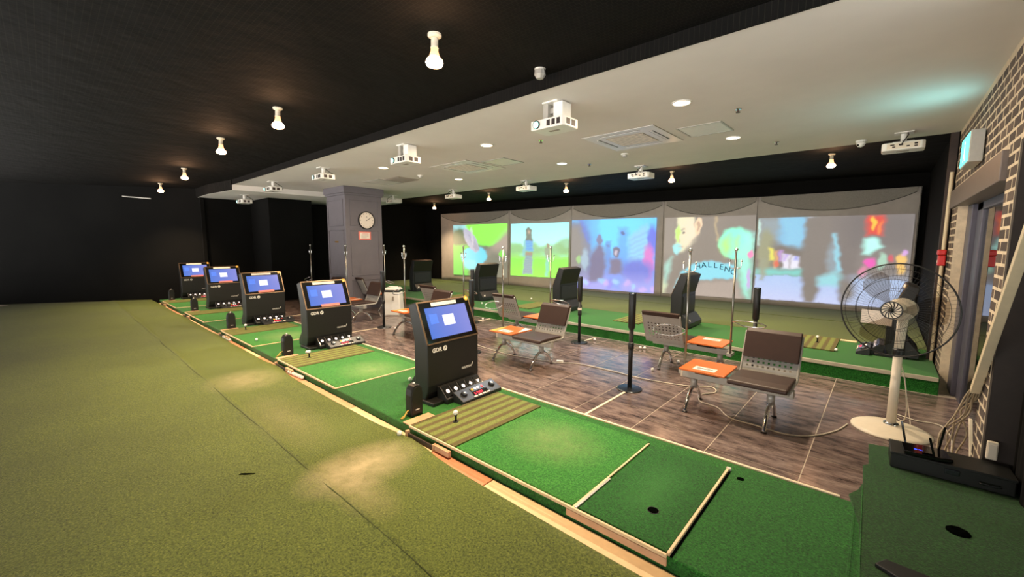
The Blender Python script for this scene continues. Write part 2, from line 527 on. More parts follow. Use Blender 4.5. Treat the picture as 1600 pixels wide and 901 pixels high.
platf = struct('floor_platform_far', G().box(-14.55, 0.56, 6.62, 8.32, -0.1, HF), 'plat', 0.01, label='raised green turf platform under the far bays')
struct('trim_4', G().box(-14.5, 0.55, 6.598, 6.622, 0.158, HF + 0.004), 'trimgrey', 0.002, label='pale edge strip along the far platform')
rng = struct('floor_range', G().box(-15, 0.56, 8.32, 12.9, -0.1, HF - 0.03), 'range', label='olive turf in front of the projection screens')
for (y0, y1, h) in ((8.325, 8.86, 0.0), (8.87, 10.3, -0.006), (10.31, 12.6, 0.0)):
    put('turf_strip', G().box(-14.55, 0.55, y0, y1, HF - 0.03, HF + h), 'range', rng, 0.004)

# ceilings
struct('ceiling_black_near', G().box(-24, 20, -24, 3.13, ZB, ZB + 0.08), 'net', label='black netting ceiling over the near bays')  # added unseen reach behind and beside the camera keeps world light off the carpet
struct('trim_8', G().box(-15, 0.6, 3.128, 3.14, ZC - 0.004, ZB + 0.05), 'net')
struct('ceiling_black_far', G().box(-15, 0.9, 7.68, 13, ZB, ZB + 0.08), 'net', label='black netting ceiling before the screens')
ceil = struct('ceiling', G().box(-15.0, 0.9, 3.14, 7.68, ZC, ZC + 0.25), 'whiteceil', label='white plaster ceiling')
struct('ceiling_soffit', G().prism([(-11.9, 3.13), (-13.4, 2.97), (-15, 3.0), (-15, 7.7), (-11.6, 7.7)], 'z', 2.96, ZC + 0.05), 'whiteceil', 0.01)

struct('trim_9', G().prism([(-11.9, 3.128), (-13.4, 2.965), (-15.2, 2.99), (-15.2, 2.97), (-13.4, 2.945), (-11.9, 3.112)], 'z', 2.962, ZB + 0.02), 'net')

# walls
struct('wall_left', G().prism([(-14.6, 3.08), (-16.9, -0.8), (-18.0, -2.6), (-18.2, -2.5), (-17.1, -0.7), (-14.75, 3.2)], 'z', -0.1, ZB + 0.05), 'blackwall', label='black fabric wall at the far end')
struct('wall_left_return', G().box(-14.9, -14.6, 3.08, 13, -0.1, ZB + 0.05), 'blackwall')
struct('trim_5', G().box(-14.62, -14.55, 3.02, 3.12, 0.1, ZB), 'blackwall', 0.01)
struct('wall_black_column', G().box(-14.6, -13.1, 4.3, 5.5, -0.05, 2.96), 'blackwall', 0.01)
struct('wall_black_jog', G().box(-14.6, -13.9, 5.5, 7.6, -0.05, 2.9), 'blackwall', 0.01)
struct('wall_back', G().prism([(-14.9, 10.83), (0.9, 12.42), (0.9, 12.7), (-14.9, 11.1)], 'z', -0.1, ZB + 0.05), 'blackwall', label='black wall behind the screens')
struct('wall_right_black', G().box(0.57, 0.75, 7.62, 12.7, -0.1, ZB + 0.05), 'blackwall', label='black fabric wall beside the screens')
struct('trim_6', G().cyl((0.54, 7.6, 0.2), (0.54, 7.6, 2.6), 0.018), 'duct', label='pale pipe in the corner')
struct('trim_7', G().box(0.50, 0.57, 7.66, 7.74, 0.2, ZC), 'darkwood')

# brick wall on the right, with the door opening
bw = struct('wall_right', G().prism([(7.62, -0.1), (7.62, ZC + 0.1), (3.3, ZC + 0.1), (3.3, 2.36), (4.14, 2.36), (4.14, -0.1), (4.45, -0.1), (4.45, 2.3), (7.05, 2.3), (7.05, -0.1)], 'x', 0.58, 0.86), 'mortar', label='brown brick wall with thick cream mortar')
BH, BL = 0.082, 0.225
brick_me = {}
def brick(y0, y1, z0, z1):
    if y1 - y0 < 0.03: return
    key = round(y1 - y0, 3)
    if key not in brick_me:
        brick_me[key] = G().box(-0.0018, 0.01, 0, y1 - y0, 0, BH - 0.022).mesh('brick', 0.0008, 1)
    put('brick', brick_me[key], 'brick', bw, loc=(0.58 + random.uniform(-0.0006, 0.0006), y0, z0))
row = 0
z = 0.02
while z < ZC - 0.05:
    if z > 2.36: spans = [(3.32, 7.6)]
    else: spans = [(4.15, 4.44), (7.06, 7.6)]
    for a, b in spans:
        y = a - (BL / 2 if row % 2 else 0.0)
        while y < b:
            brick(max(a, y), min(b, y + BL - 0.038), z, z + BH)
            y += BL
    z += BH; row += 1
struct('wall_jamb', G().box(0.582, 0.74, 4.08, 4.138, -0.05, 2.6), 'jamb')
struct('wall_jamb_panel', G().box(0.80, 0.84, 3.3, 4.08, 0.1, 2.9), 'jamb')
# black curtain at the right edge
def curtain():
    g = G(); vs = []; n = 60
    for i in range(n + 1):
        y = 4.06 - 2.2 * i / n
        xx = 0.715 + 0.012 * math.sin(i * 1.3) + 0.25 * max(0, (i / n - 0.3))
        for z in (0.17, 0.7, 1.2, 1.8, 2.5):
            vs.append((xx, y, z))
    fs = [(i * 5 + j, i * 5 + j + 1, (i + 1) * 5 + j + 1, (i + 1) * 5 + j) for i in range(n) for j in range(4)]
    g.add(vs, fs)
    vs2 = [(a + 0.012, b, c) for a, b, c in vs]
    return g.add(vs2, [f[::-1] for f in fs])
tag(put('curtain', curtain(), 'net', smooth=True), 'black net curtain hanging at the right edge by the brick jamb', 'curtain')

# pillar
pg = G().box(-11.0, -10.0, 5.0, 6.0, 0, ZC)
pil = struct('wall_pillar', pg, 'pillar', 0.006, label='grey panelled square pillar')
put('cornice', G().box(-11.05, -9.95, 4.95, 6.05, 2.93, ZC - 0.002).box(-11.03, -9.97, 4.97, 6.03, 2.88, 2.93), 'pillar', pil, 0.006)
put('baseboard', G().box(-11.02, -9.98, 4.98, 6.02, 0, 0.16), 'pillar', pil, 0.006)
def moulding(face, a0, a1, z0, z1):
    t, d = 0.022, 0.016
    g = G()
    for (p0, p1, q0, q1) in ((a0, a1, z0, z0 + t), (a0, a1, z1 - t, z1), (a0, a0 + t, z0, z1), (a1 - t, a1, z0, z1)):
        if face == 'x': g.box(-10.0, -10.0 + d, p0, p1, q0, q1)
        else: g.box(p0, p1, 5.0 - d, 5.0, q0, q1)
    return g
for (z0, z1) in ((2.12, 2.78), (0.86, 2.02), (0.24, 0.76)):
    put('panel_moulding', moulding('x', 5.12, 5.9, z0, z1), 'pillar', pil, 0.004)
    put('panel_moulding', moulding('y', -10.92, -10.1, z0, z1), 'pillar', pil, 0.004)

# door in the brick wall
door = struct('door_1', G().box(0.66, 0.84, 7.0, 7.05, 0, 2.2), 'doorframe', 0.004, label='slate grey sliding glass door')
put('lintel', G().box(0.545, 0.80, 4.46, 7.52, 2.14, 2.352), 'lintel', door, 0.006)
for (y0, y1, xo) in ((6.72, 7.0, 0.66), (6.38, 6.69, 0.70)):
    put('door_stile', G().box(xo, xo + 0.05, y0, y1, 0.0, 2.14), 'doorframe', door, 0.006)
put('glass_pane', G().box(0.722, 0.728, 4.44, 6.40, 0.04, 2.13), 'glass', door)
put('top_rail', G().box(0.70, 0.75, 4.56, 6.72, 2.06, 2.14), 'doorframe', door, 0.004)
put('notice_sheet', G().box(0.715, 0.7195, 4.50, 4.72, 1.4, 1.9), 'paper', door)
struct('floor_corridor', G().box(0.86, 2.6, 4.2, 9.2, -0.1, -0.002), 'corridor')
struct('wall_corridor', G().box(2.4, 2.6, 4.2, 9.2, -0.1, 2.9), 'corridor')
struct('wall_corridor_end', G().box(0.8, 2.6, 9.2, 9.4, -0.1, 2.9), 'corridor')
struct('ceiling_corridor', G().box(0.86, 2.6, 4.0, 9.4, 2.6, 2.7), 'corridor')

# ================================================================== projection screens with their pictures
def painter(W, Hh):
    img = np.zeros((Hh, W, 3)); yy, xx = np.mgrid[0:Hh, 0:W]
    u = xx / (W - 1.0); v = yy / (Hh - 1.0)
    u, v = (u + 0.006 * np.sin(v * 31 + 3 * np.sin(u * 17)) + 0.004 * np.sin(v * 67 + u * 23), v + 0.006 * np.sin(u * 29 + 2.5 * np.sin(v * 19)) + 0.004 * np.sin(u * 71 - v * 13))
    return img, u, v
def lin(c):
    return np.array(S(*c)[:3])
class Pic:
    def __init__(s, W, Hh, bg):
        s.img, s.u, s.v = painter(W, Hh); s.img[:] = lin(bg)
        s.rs = np.random.RandomState(W + Hh + int(sum(bg)))
    def blend(s, m, c):
        s.img = s.img * (1 - m[..., None]) + lin(c) * m[..., None]
    def ell(s, cx, cy, rx, ry, c, soft=0.12, a=1.0, rot=0.0):
        du, dv = s.u - cx, s.v - cy
        ca, sa = math.cos(rot), math.sin(rot)
        x, y = du * ca + dv * sa, -du * sa + dv * ca
        d = np.sqrt((x / rx) ** 2 + (y / ry) ** 2)
        s.blend(np.clip((1 - d) / soft + 0.5, 0, 1) * a, c); return s
    def poly(s, pts, c, a=1.0, soft=0.012):
        ins = np.zeros_like(s.u, bool); dist = np.full_like(s.u, 9.0)
        n = len(pts)
        for i in range(n):
            x0, y0 = pts[i]; x1, y1 = pts[(i + 1) % n]
            cond = ((y0 > s.v) != (y1 > s.v))
            with np.errstate(divide='ignore', invalid='ignore'):
                xi = (x1 - x0) * (s.v - y0) / ((y1 - y0) if y1 != y0 else 1e-9) + x0
            ins ^= cond & (s.u < xi)
            L = (x1 - x0) ** 2 + (y1 - y0) ** 2 + 1e-12
            t = np.clip(((s.u - x0) * (x1 - x0) + (s.v - y0) * (y1 - y0)) / L, 0, 1)
            dist = np.minimum(dist, np.hypot(s.u - x0 - t * (x1 - x0), s.v - y0 - t * (y1 - y0)))
        sd = np.where(ins, dist, -dist)
        s.blend(np.clip(sd / soft * 0.5 + 0.5, 0, 1) * a, c); return s
    def rect(s, x0, y0, x1, y1, c, a=1.0, soft=0.012):
        return s.poly([(x0, y0), (x1, y0), (x1, y1), (x0, y1)], c, a, soft)
    def grad(s, x0, y0, x1, y1, c0, c1, a=1.0):
        m = ((s.u >= x0) & (s.u <= x1) & (s.v >= y0) & (s.v <= y1)) * a
        t = np.clip((s.v - y0) / (y1 - y0), 0, 1)[..., None]
        s.img = s.img * (1 - m[..., None]) + (lin(c0) * (1 - t) + lin(c1) * t) * m[..., None]; return s
    def done(s):
        im = s.img
        k = s.rs.rand(*im.shape[:2])[..., None] * 0.10 + 0.95
        im = im * k
        p = np.pad(im, ((1, 1), (1, 1), (0, 0)), 'edge')
        im = (p[1:-1, 1:-1] * 2 + p[:-2, 1:-1] + p[2:, 1:-1] + p[1:-1, :-2] + p[1:-1, 2:]) / 6
        return im

def pic1():
    p = Pic(120, 92, (88, 96, 86))
    p.rect(0.0, 0.0, 0.30, 0.14, (150, 225, 235), soft=0.06).ell(0.12, 0.24, 0.16, 0.18, (52, 92, 62), 0.5)
    p.rect(-0.1, 0.40, 0.30, 1.1, (78, 200, 58), soft=0.03)
    p.ell(0.66, -0.05, 0.42, 0.46, (128, 250, 62), 0.15)
    p.poly([(0.62, 0.55), (1.05, 0.05), (1.05, 0.55), (0.7, 0.75)], (156, 142, 130), soft=0.06)
    p.poly([(0.5, 0.75), (0.7, 0.5), (1.1, 0.55), (1.1, 1.1), (0.3, 1.1)], (104, 108, 96), soft=0.08)
    p.ell(0.91, 0.55, 0.05, 0.06, (110, 215, 60), 0.4)
    p.ell(0.40, 0.62, 0.25, 0.20, (86, 205, 228), 0.15, rot=-0.35)
    p.ell(0.33, 0.78, 0.13, 0.10, (120, 215, 225), 0.4)
    p.ell(0.35, 0.30, 0.10, 0.26, (168, 170, 190), 0.15, rot=-0.5)
    for k in range(3):
        p.poly([(0.30 + 0.05 * k, 0.2 + 0.05 * k), (0.31 + 0.05 * k, 0.2 + 0.05 * k), (0.45 + 0.03 * k, 0.5), (0.43 + 0.03 * k, 0.5)], (118, 116, 140), 0.7)
    p.poly([(0.34, 0.06), (0.37, 0.04), (0.40, 0.4), (0.37, 0.4)], (210, 205, 215), 0.7)
    return p
def pic2():
    p = Pic(120, 92, (150, 238, 240))
    p.grad(0, 0, 1, 0.45, (150, 238, 245), (176, 246, 236))
    for k in range(14):
        p.ell(k / 13.0, 0.50 + 0.03 * math.sin(k * 2.1), 0.09, 0.10 + 0.04 * math.sin(k * 1.3 + 1), (128, 186, 122), 0.6, 0.8)
    p.ell(0.95, 0.42, 0.14, 0.14, (120, 176, 112), 0.5, 0.8).ell(0.1, 0.48, 0.12, 0.12, (126, 190, 118), 0.5, 0.8)
    p.rect(-0.1, 0.58, 1.1, 1.1, (136, 214, 92), soft=0.05)
    p.grad(0, 0.66, 1, 1, (120, 230, 66), (132, 246, 56))
    p.ell(0.33, 0.13, 0.045, 0.07, (84, 104, 98), 0.2).poly([(0.29, 0.12), (0.38, 0.12), (0.40, 0.34), (0.27, 0.34)], (92, 108, 100))
    p.ell(0.335, 0.16, 0.02, 0.04, (170, 150, 130), 0.4)
    p.poly([(0.27, 0.32), (0.41, 0.32), (0.40, 0.52), (0.27, 0.52)], (66, 150, 214))
    for k in range(4):
        p.rect(0.27, 0.34 + 0.05 * k, 0.41, 0.352 + 0.05 * k, (120, 190, 230), 0.7)
    p.poly([(0.24, 0.34), (0.28, 0.32), (0.27, 0.6), (0.22, 0.62)], (120, 190, 190))
    p.poly([(0.28, 0.54), (0.40, 0.54), (0.40, 0.62), (0.28, 0.62)], (150, 130, 110))
    p.poly([(0.27, 0.60), (0.40, 0.60), (0.40, 0.96), (0.22, 0.96)], (110, 142, 160))
    for k in range(8):
        p.rect(0.23, 0.63 + 0.042 * k, 0.40, 0.642 + 0.042 * k, (160, 190, 180), 0.6)
    p.ell(0.66, 0.42, 0.025, 0.05, (140, 130, 104), 0.3).poly([(0.61, 0.46), (0.70, 0.46), (0.70, 0.64), (0.62, 0.64)], (132, 140, 122), 0.8)
    p.poly([(0.63, 0.64), (0.69, 0.64), (0.67, 0.98), (0.62, 0.98)], (112, 190, 190), 0.8)
    return p
def pic3():
    p = Pic(132, 100, (58, 132, 226))
    p.grad(0, 0, 1, 1, (62, 186, 248), (92, 120, 220))
    p.ell(0.55, 0.10, 0.34, 0.34, (74, 204, 252), 0.8)
    p.poly([(-0.1, 0.05), (0.12, 0.0), (0.30, 0.30), (0.22, 1.1), (-0.1, 1.1)], (96, 112, 150), soft=0.05)
    p.poly([(-0.1, 0.10), (0.10, 0.08), (0.18, 0.4), (0.1, 0.75), (-0.1, 0.8)], (118, 116, 118), soft=0.05)
    for k in range(7):
        p.poly([(0.08 + 0.03 * k, 0.0), (0.13 + 0.03 * k, 0.0), (0.22 + 0.02 * k, 0.28 + 0.03 * k), (0.2 + 0.02 * k, 0.3 + 0.03 * k)], (66, 96 + 12 * k, 200), 0.6)
    p.rect(0.26, -0.1, 0.36, 0.75, (70, 170, 236), 0.7, 0.03)
    p.ell(0.18, 0.58, 0.05, 0.15, (150, 180, 200), 0.5, 0.8).ell(0.10, 0.58, 0.03, 0.06, (150, 210, 120), 0.6, 0.7)
    p.rect(0.58, 0.12, 0.70, 0.85, (60, 150, 228), 0.8, 0.03).ell(0.635, 0.19, 0.025, 0.03, (40, 80, 150), 0.4)
    p.rect(0.44, 0.30, 0.50, 0.6, (66, 130, 205), 0.8).rect(0.45, 0.36, 0.49, 0.39, (40, 80, 150), 0.7)
    p.poly([(0.70, 0.25), (0.90, 0.08), (0.96, 0.50), (0.72, 0.62)], (120, 190, 224), soft=0.03)
    for k in range(5):
        p.poly([(0.71, 0.30 + 0.06 * k), (0.93, 0.16 + 0.07 * k), (0.93, 0.175 + 0.07 * k), (0.71, 0.315 + 0.06 * k)], (84, 150, 214), 0.6)
    p.ell(0.96, 0.30, 0.05, 0.2, (60, 90, 214), 0.5).ell(0.93, 0.60, 0.06, 0.24, (196, 96, 190), 0.5)
    p.ell(0.80, 0.72, 0.18, 0.16, (72, 96, 200), 0.6)
    p.rect(-0.1, 0.82, 1.1, 1.1, (150, 150, 222), 0.75, 0.12)
    p.ell(0.36, 0.28, 0.035, 0.07, (96, 104, 150), 0.3)
    p.poly([(0.29, 0.42), (0.36, 0.33), (0.42, 0.40), (0.45, 0.62), (0.42, 0.88), (0.22, 0.9), (0.24, 0.55)], (86, 86, 132), soft=0.03)
    p.ell(0.565, 0.46, 0.04, 0.08, (72, 76, 120), 0.3).ell(0.565, 0.47, 0.02, 0.04, (180, 170, 190), 0.4)
    p.poly([(0.50, 0.55), (0.63, 0.55), (0.64, 0.78), (0.48, 0.78)], (92, 88, 128), soft=0.03)
    p.rect(0.47, 0.78, 0.63, 0.98, (100, 140, 236), soft=0.03)
    for k in range(16):
        p.ell(p.rs.rand(), 0.86 + 0.13 * p.rs.rand(), 0.02 + 0.03 * p.rs.rand(), 0.04, [(140, 200, 250), (120, 110, 230), (190, 160, 226)][k % 3], 0.8, 0.7)
    return p
def pic4():
    p = Pic(150, 120, (112, 104, 100))
    p.rect(-0.1, -0.1, 0.14, 0.5, (126, 118, 112), soft=0.05)
    p.poly([(0.15, -0.02), (0.38, -0.02), (0.40, 0.16), (0.34, 0.36), (0.20, 0.46), (0.15, 0.38), (0.14, 0.30), (0.13, 0.26), (0.15, 0.12)], (214, 212, 178), soft=0.02)
    p.ell(0.31, 0.20, 0.09, 0.20, (222, 208, 182), 0.6, 0.8)
    p.ell(0.165, 0.22, 0.026, 0.11, (182, 232, 104), 0.6).ell(0.16, 0.40, 0.05, 0.07, (140, 216, 220), 0.5)
    p.poly([(0.19, 0.16), (0.25, 0.145), (0.25, 0.158), (0.2, 0.172)], (96, 84, 74), 0.8).ell(0.225, 0.195, 0.02, 0.012, (70, 60, 60), 0.5)
    p.ell(0.185, 0.30, 0.016, 0.03, (196, 180, 150), 0.5).poly([(0.17, 0.375), (0.23, 0.372), (0.23, 0.385), (0.17, 0.388)], (176, 120, 110), 0.8)
    p.poly([(0.34, -0.02), (0.42, -0.02), (0.42, 0.06), (0.37, 0.16), (0.36, 0.1)], (104, 96, 92), soft=0.02)
    p.ell(0.395, 0.12, 0.038, 0.115, (224, 198, 164), 0.2, rot=0.08).ell(0.395, 0.12, 0.018, 0.06, (176, 146, 120), 0.5)
    p.poly([(0.24, 0.44), (0.40, 0.24), (0.44, 0.2), (0.62, 0.3), (0.64, 0.58), (0.2, 0.9), (0.1, 0.9), (0.14, 0.6)], (110, 102, 98), soft=0.03)
    p.poly([(0.575, -0.02), (0.60, -0.02), (0.60, 0.14), (0.63, 0.30), (0.61, 0.30), (0.575, 0.15)], (170, 152, 118), 0.9)
    p.poly([(0.02, 0.62), (0.10, 0.52), (0.07, 0.72), (0.02, 0.90)], (150, 208, 196), soft=0.04)
    p.poly([(-0.02, 0.8), (0.04, 0.88), (0.02, 1.0), (-0.02, 1.0)], (196, 206, 168), soft=0.04)
    p.ell(0.80, 0.33, 0.17, 0.19, (120, 240, 206), 0.2).poly([(0.66, 0.30), (0.74, 0.24), (0.76, 0.40), (0.72, 0.48), (0.66, 0.42)], (166, 226, 92), 0.9, 0.05).poly([(0.80, 0.28), (0.83, 0.24), (0.85, 0.44), (0.81, 0.42)], (170, 230, 110), 0.8, 0.03).poly([(0.88, 0.20), (0.98, 0.22), (0.98, 0.36), (0.90, 0.36)], (150, 240, 228), 0.8, 0.05)
    p.poly([(0.82, 0.42), (0.98, 0.3), (0.98, 1.0), (0.92, 0.96), (0.86, 0.7)], (142, 226, 206), soft=0.05)
    p.ell(0.965, 0.46, 0.022, 0.05, (226, 120, 176), 0.4).ell(0.96, 0.76, 0.02, 0.12, (180, 160, 216), 0.5)
    p.poly([(0.14, 0.92), (0.22, 0.72), (0.34, 0.60), (0.48, 0.555), (0.64, 0.56), (0.82, 0.60), (0.84, 0.76), (0.66, 0.77), (0.46, 0.80), (0.34, 0.86), (0.30, 0.92)], (112, 200, 220), soft=0.015)
    p.poly([(0.30, 0.94), (0.36, 0.86), (0.5, 0.81), (0.85, 0.78), (0.92, 1.02), (0.28, 1.02)], (150, 138, 132), soft=0.03)
    return p
def pic5():
    p = Pic(160, 112, (112, 106, 106))
    p.rect(0.01, 0.0, 0.40, 0.35, (124, 146, 158), 0.8, 0.04).rect(0.16, 0.0, 0.36, 0.32, (98, 168, 206), 0.9, 0.03)
    p.poly([(0.17, 0.0), (0.36, 0.0), (0.33, 0.38), (0.22, 0.40)], (112, 180, 214), soft=0.03)
    p.rect(0.0, 0.02, 0.014, 0.34, (190, 230, 220)).rect(0.36, 0.0, 0.39, 0.065, (220, 220, 235))
    p.rect(-0.1, 0.36, 0.34, 0.64, (92, 84, 84), 0.85, 0.04)
    p.ell(0.07, 0.40, 0.06, 0.26, (128, 132, 104), 0.5)
    p.poly([(0.12, 0.30), (0.36, 0.40), (0.36, 0.50), (0.14, 0.42)], (92, 86, 84), soft=0.04)
    for (x0, y0, x1, y1, c) in ((0.10, 0.36, 0.13, 0.52, (224, 214, 70)), (0.14, 0.40, 0.16, 0.62, (226, 160, 90)), (0.17, 0.40, 0.195, 0.52, (176, 130, 206)), (0.20, 0.44, 0.25, 0.61, (222, 220, 236)), (0.26, 0.46, 0.32, 0.61, (220, 220, 236)), (0.21, 0.44, 0.23, 0.52, (160, 130, 210)), (0.28, 0.46, 0.31, 0.52, (120, 130, 216))):
        p.rect(x0, y0, x1, y1, c, 0.9, 0.012)
    p.ell(0.155, 0.56, 0.012, 0.05, (204, 80, 60), 0.4)
    p.rect(0.0, 0.62, 0.36, 0.70, (96, 196, 190), 0.85, 0.03)
    p.grad(0.0, 0.70, 1.0, 1.0, (150, 180, 222), (176, 186, 224))
    p.poly([(0.03, 0.5), (0.08, 0.5), (0.07, 0.76), (0.04, 0.76)], (132, 138, 118), soft=0.02)
    p.poly([(0.34, 0.0), (0.62, 0.0), (0.56, 0.25), (0.52, 0.5), (0.48, 0.72), (0.44, 1.0), (0.36, 1.0), (0.33, 0.5), (0.34, 0.2)], (104, 98, 97), soft=0.02)
    p.poly([(0.50, 0.0), (0.74, 0.0), (0.70, 0.4), (0.68, 0.7), (0.62, 1.02), (0.58, 0.8), (0.55, 0.5), (0.52, 0.2)], (100, 94, 96), soft=0.02)
    p.poly([(0.535, 0.20), (0.55, 0.20), (0.59, 0.62), (0.54, 0.66), (0.49, 0.5)], (122, 138, 150), soft=0.02)
    p.poly([(0.535, 0.20), (0.548, 0.20), (0.595, 0.6), (0.57, 0.64)], (130, 205, 226), soft=0.015)
    p.poly([(0.45, 0.70), (0.56, 0.63), (0.60, 0.66), (0.60, 0.78), (0.46, 0.80)], (130, 196, 206), soft=0.03)
    p.rect(0.62, 0.0, 1.0, 0.35, (88, 84, 90), 0.6, 0.05)
    p.rect(0.73, 0.0, 0.83, 0.22, (206, 44, 44), soft=0.02).ell(0.77, 0.09, 0.014, 0.08, (240, 180, 50), 0.4).ell(0.81, 0.14, 0.01, 0.07, (236, 120, 50), 0.4)
    p.poly([(0.73, 0.25), (0.79, 0.25), (0.84, 0.34), (0.77, 0.42), (0.72, 0.42)], (170, 236, 226), soft=0.02)
    p.ell(0.77, 0.52, 0.035, 0.06, (220, 70, 170), 0.5).ell(0.84, 0.50, 0.025, 0.09, (150, 190, 170), 0.5).ell(0.89, 0.47, 0.02, 0.04, (190, 70, 90), 0.5)
    p.ell(0.95, 0.52, 0.028, 0.12, (224, 180, 96), 0.4).ell(0.96, 0.40, 0.018, 0.03, (196, 150, 210), 0.5).ell(0.73, 0.62, 0.03, 0.06, (196, 120, 150), 0.6)
    p.rect(0.66, 0.68, 1.0, 1.0, (160, 176, 206), 0.7, 0.05)
    p.poly([(0.60, 0.75), (0.68, 0.7), (0.69, 0.9), (0.63, 1.0)], (108, 102, 100), soft=0.03)
    return p

KS = 0.1
def sy(x): return 12.2 + KS * (x - 0.4)
EX = Vector((1, KS, 0)).normalized()
def ripple(x, z, a):
    return a * (0.6 * math.sin(x * 5.1 + z * 0.7) + 0.4 * math.sin(x * 11.3 - z * 1.9)) * (0.4 + 0.6 * abs(z - 1.5))
def screen(xl, xr, ix0, ix1, iz0, iz1, pic, label, ztl, ztr, zb):
    t = thing('projection_screen', label, 'screen', (xl, sy(xl), 0), 0, 'projection screens along the back wall')
    def P(x, z, off): return (x - xl, sy(x) - sy(xl) - off + ripple(x, z, 0.015), z)
    nx, nz = 40, 16
    def cloth(z0f, z1f, off, x0=xl, x1=xr, n=nx):
        vs = []; fs = []
        for i in range(n + 1):
            x = x0 + (x1 - x0) * i / n
            a, b = z0f(x), z1f(x)
            for j in range(nz + 1):
                vs.append(P(x, a + (b - a) * j / nz, off))
        m = len(vs)
        for i in range(n):
            for j in range(nz):
                a = i * (nz + 1) + j
                fs.append((a, a + nz + 1, a + nz + 2, a + 1))
        back = [(p[0], p[1] + 0.008, p[2]) for p in vs]
        fs2 = [tuple(k + m for k in f[::-1]) for f in fs]
        rim = []
        idx = [i * (nz + 1) for i in range(n + 1)]
        top = [i * (nz + 1) + nz for i in range(n + 1)]
        for L in (idx, top):
            for a, b in zip(L, L[1:]): rim.append((a, b, b + m, a + m))
        return G().add(vs + back, fs + fs2 + rim)
    zt = lambda x: ztl + (ztr - ztl) * (x - xl) / (xr - xl)
    put('fabric', cloth(lambda x: zb + 0.03 * math.sin(x * 2.3), zt, 0.0), 'fabric', t, smooth=True)
    sc = lambda x: zt(x) - 0.04 - 0.36 * math.sin(PI * (x - xl) / (xr - xl)) ** 0.7
    put('valance', cloth(sc, lambda x: zt(x) + 0.0, 0.014, xl + 0.06, xr - 0.06), 'fabric2', t, smooth=True)
    pts = [P(xl + 0.06 + (xr - xl - 0.12) * i / 40, sc(xl + 0.06 + (xr - xl - 0.12) * i / 40), 0.02) for i in range(41)]
    put('lacing', G().tube(pts, 0.006, 5), 'stitch', t)
    put('seam', G().tube([P(xr - 0.012, zb + (ztr - zb) * j / 14, 0.02) for j in range(15)], 0.004, 5), 'stitch', t)
    im = pic.done(); Hh, W = im.shape[:2]
    vs = []; cols = []
    for r in range(Hh):
        for c in range(W):
            vs.append(P(ix0 + (ix1 - ix0) * c / (W - 1), iz1 + (iz0 - iz1) * r / (Hh - 1), 0.026))
            cols += [im[r, c, 0], im[r, c, 1], im[r, c, 2], 1.0]
    fs = [(r * W + c, (r + 1) * W + c, (r + 1) * W + c + 1, r * W + c + 1) for r in range(Hh - 1) for c in range(W - 1)]
    me = bpy.data.meshes.new('projected_picture'); me.from_pydata(vs, [], fs)
    at = me.color_attributes.new('picture', 'FLOAT_COLOR', 'POINT'); at.data.foreach_set('color', np.array(cols, np.float32))
    for q in me.polygons: q.use_smooth = True
    po = put('projected_picture', me, 'picture', t)
    return t, po
screen(-13.55, -10.10, -12.85, -10.18, 0.45, 2.40, pic1(), 'leftmost projection screen showing a gloved hand on bright green', 2.86, 2.86, 0.17)
screen(-10.10, -7.62, -10.03, -7.70, 0.55, 2.38, pic2(), 'projection screen showing a standing figure under a pale cyan sky over a green field', 2.86, 2.90, 0.17)
screen(-7.62, -4.72, -7.60, -4.92, 0.27, 2.44, pic3(), 'middle projection screen showing two dark figures in a blue city street', 2.90, 2.88, 0.17)
t4, p4 = screen(-4.72, -2.45, -4.68, -2.47, 0.30, 2.42, pic4(), 'projection screen showing a face in profile and a cyan lettered arc', 2.88, 2.86, 0.17)
screen(-2.45, 0.46, -2.42, 0.40, 0.33, 2.34, pic5(), 'rightmost projection screen showing dark legs and a red street sign', 2.86, 2.90, 0.17)
letters = 'CHALLENG'
M['darkletter'] = pbr('dark_projected_lettering', S(44, 74, 84), 0.9)
for i, ch in enumerate(letters):
    fx = 0.36 + 0.44 * i / 7.0
    x = -4.68 + 2.21 * fx
    fz = 0.745 - 0.115 * math.sin(PI * min(1, (fx - 0.24) / 0.62)) + (0.06 if i == 0 else 0)
    z = 2.42 - 2.12 * fz
    ang = math.radians([42, 16, 8, 4, 0, -3, -6, -9][i])
    mt = frame((x + 4.72, sy(x) - sy(-4.72) - 0.045, z), (math.cos(ang) * EX.x, math.cos(ang) * EX.y, math.sin(ang)), (-math.sin(ang), 0, math.cos(ang)))
    text('projected_letter', ch, 0.20, 'darkletter', p4, mt, 0.001, 'CENTER')

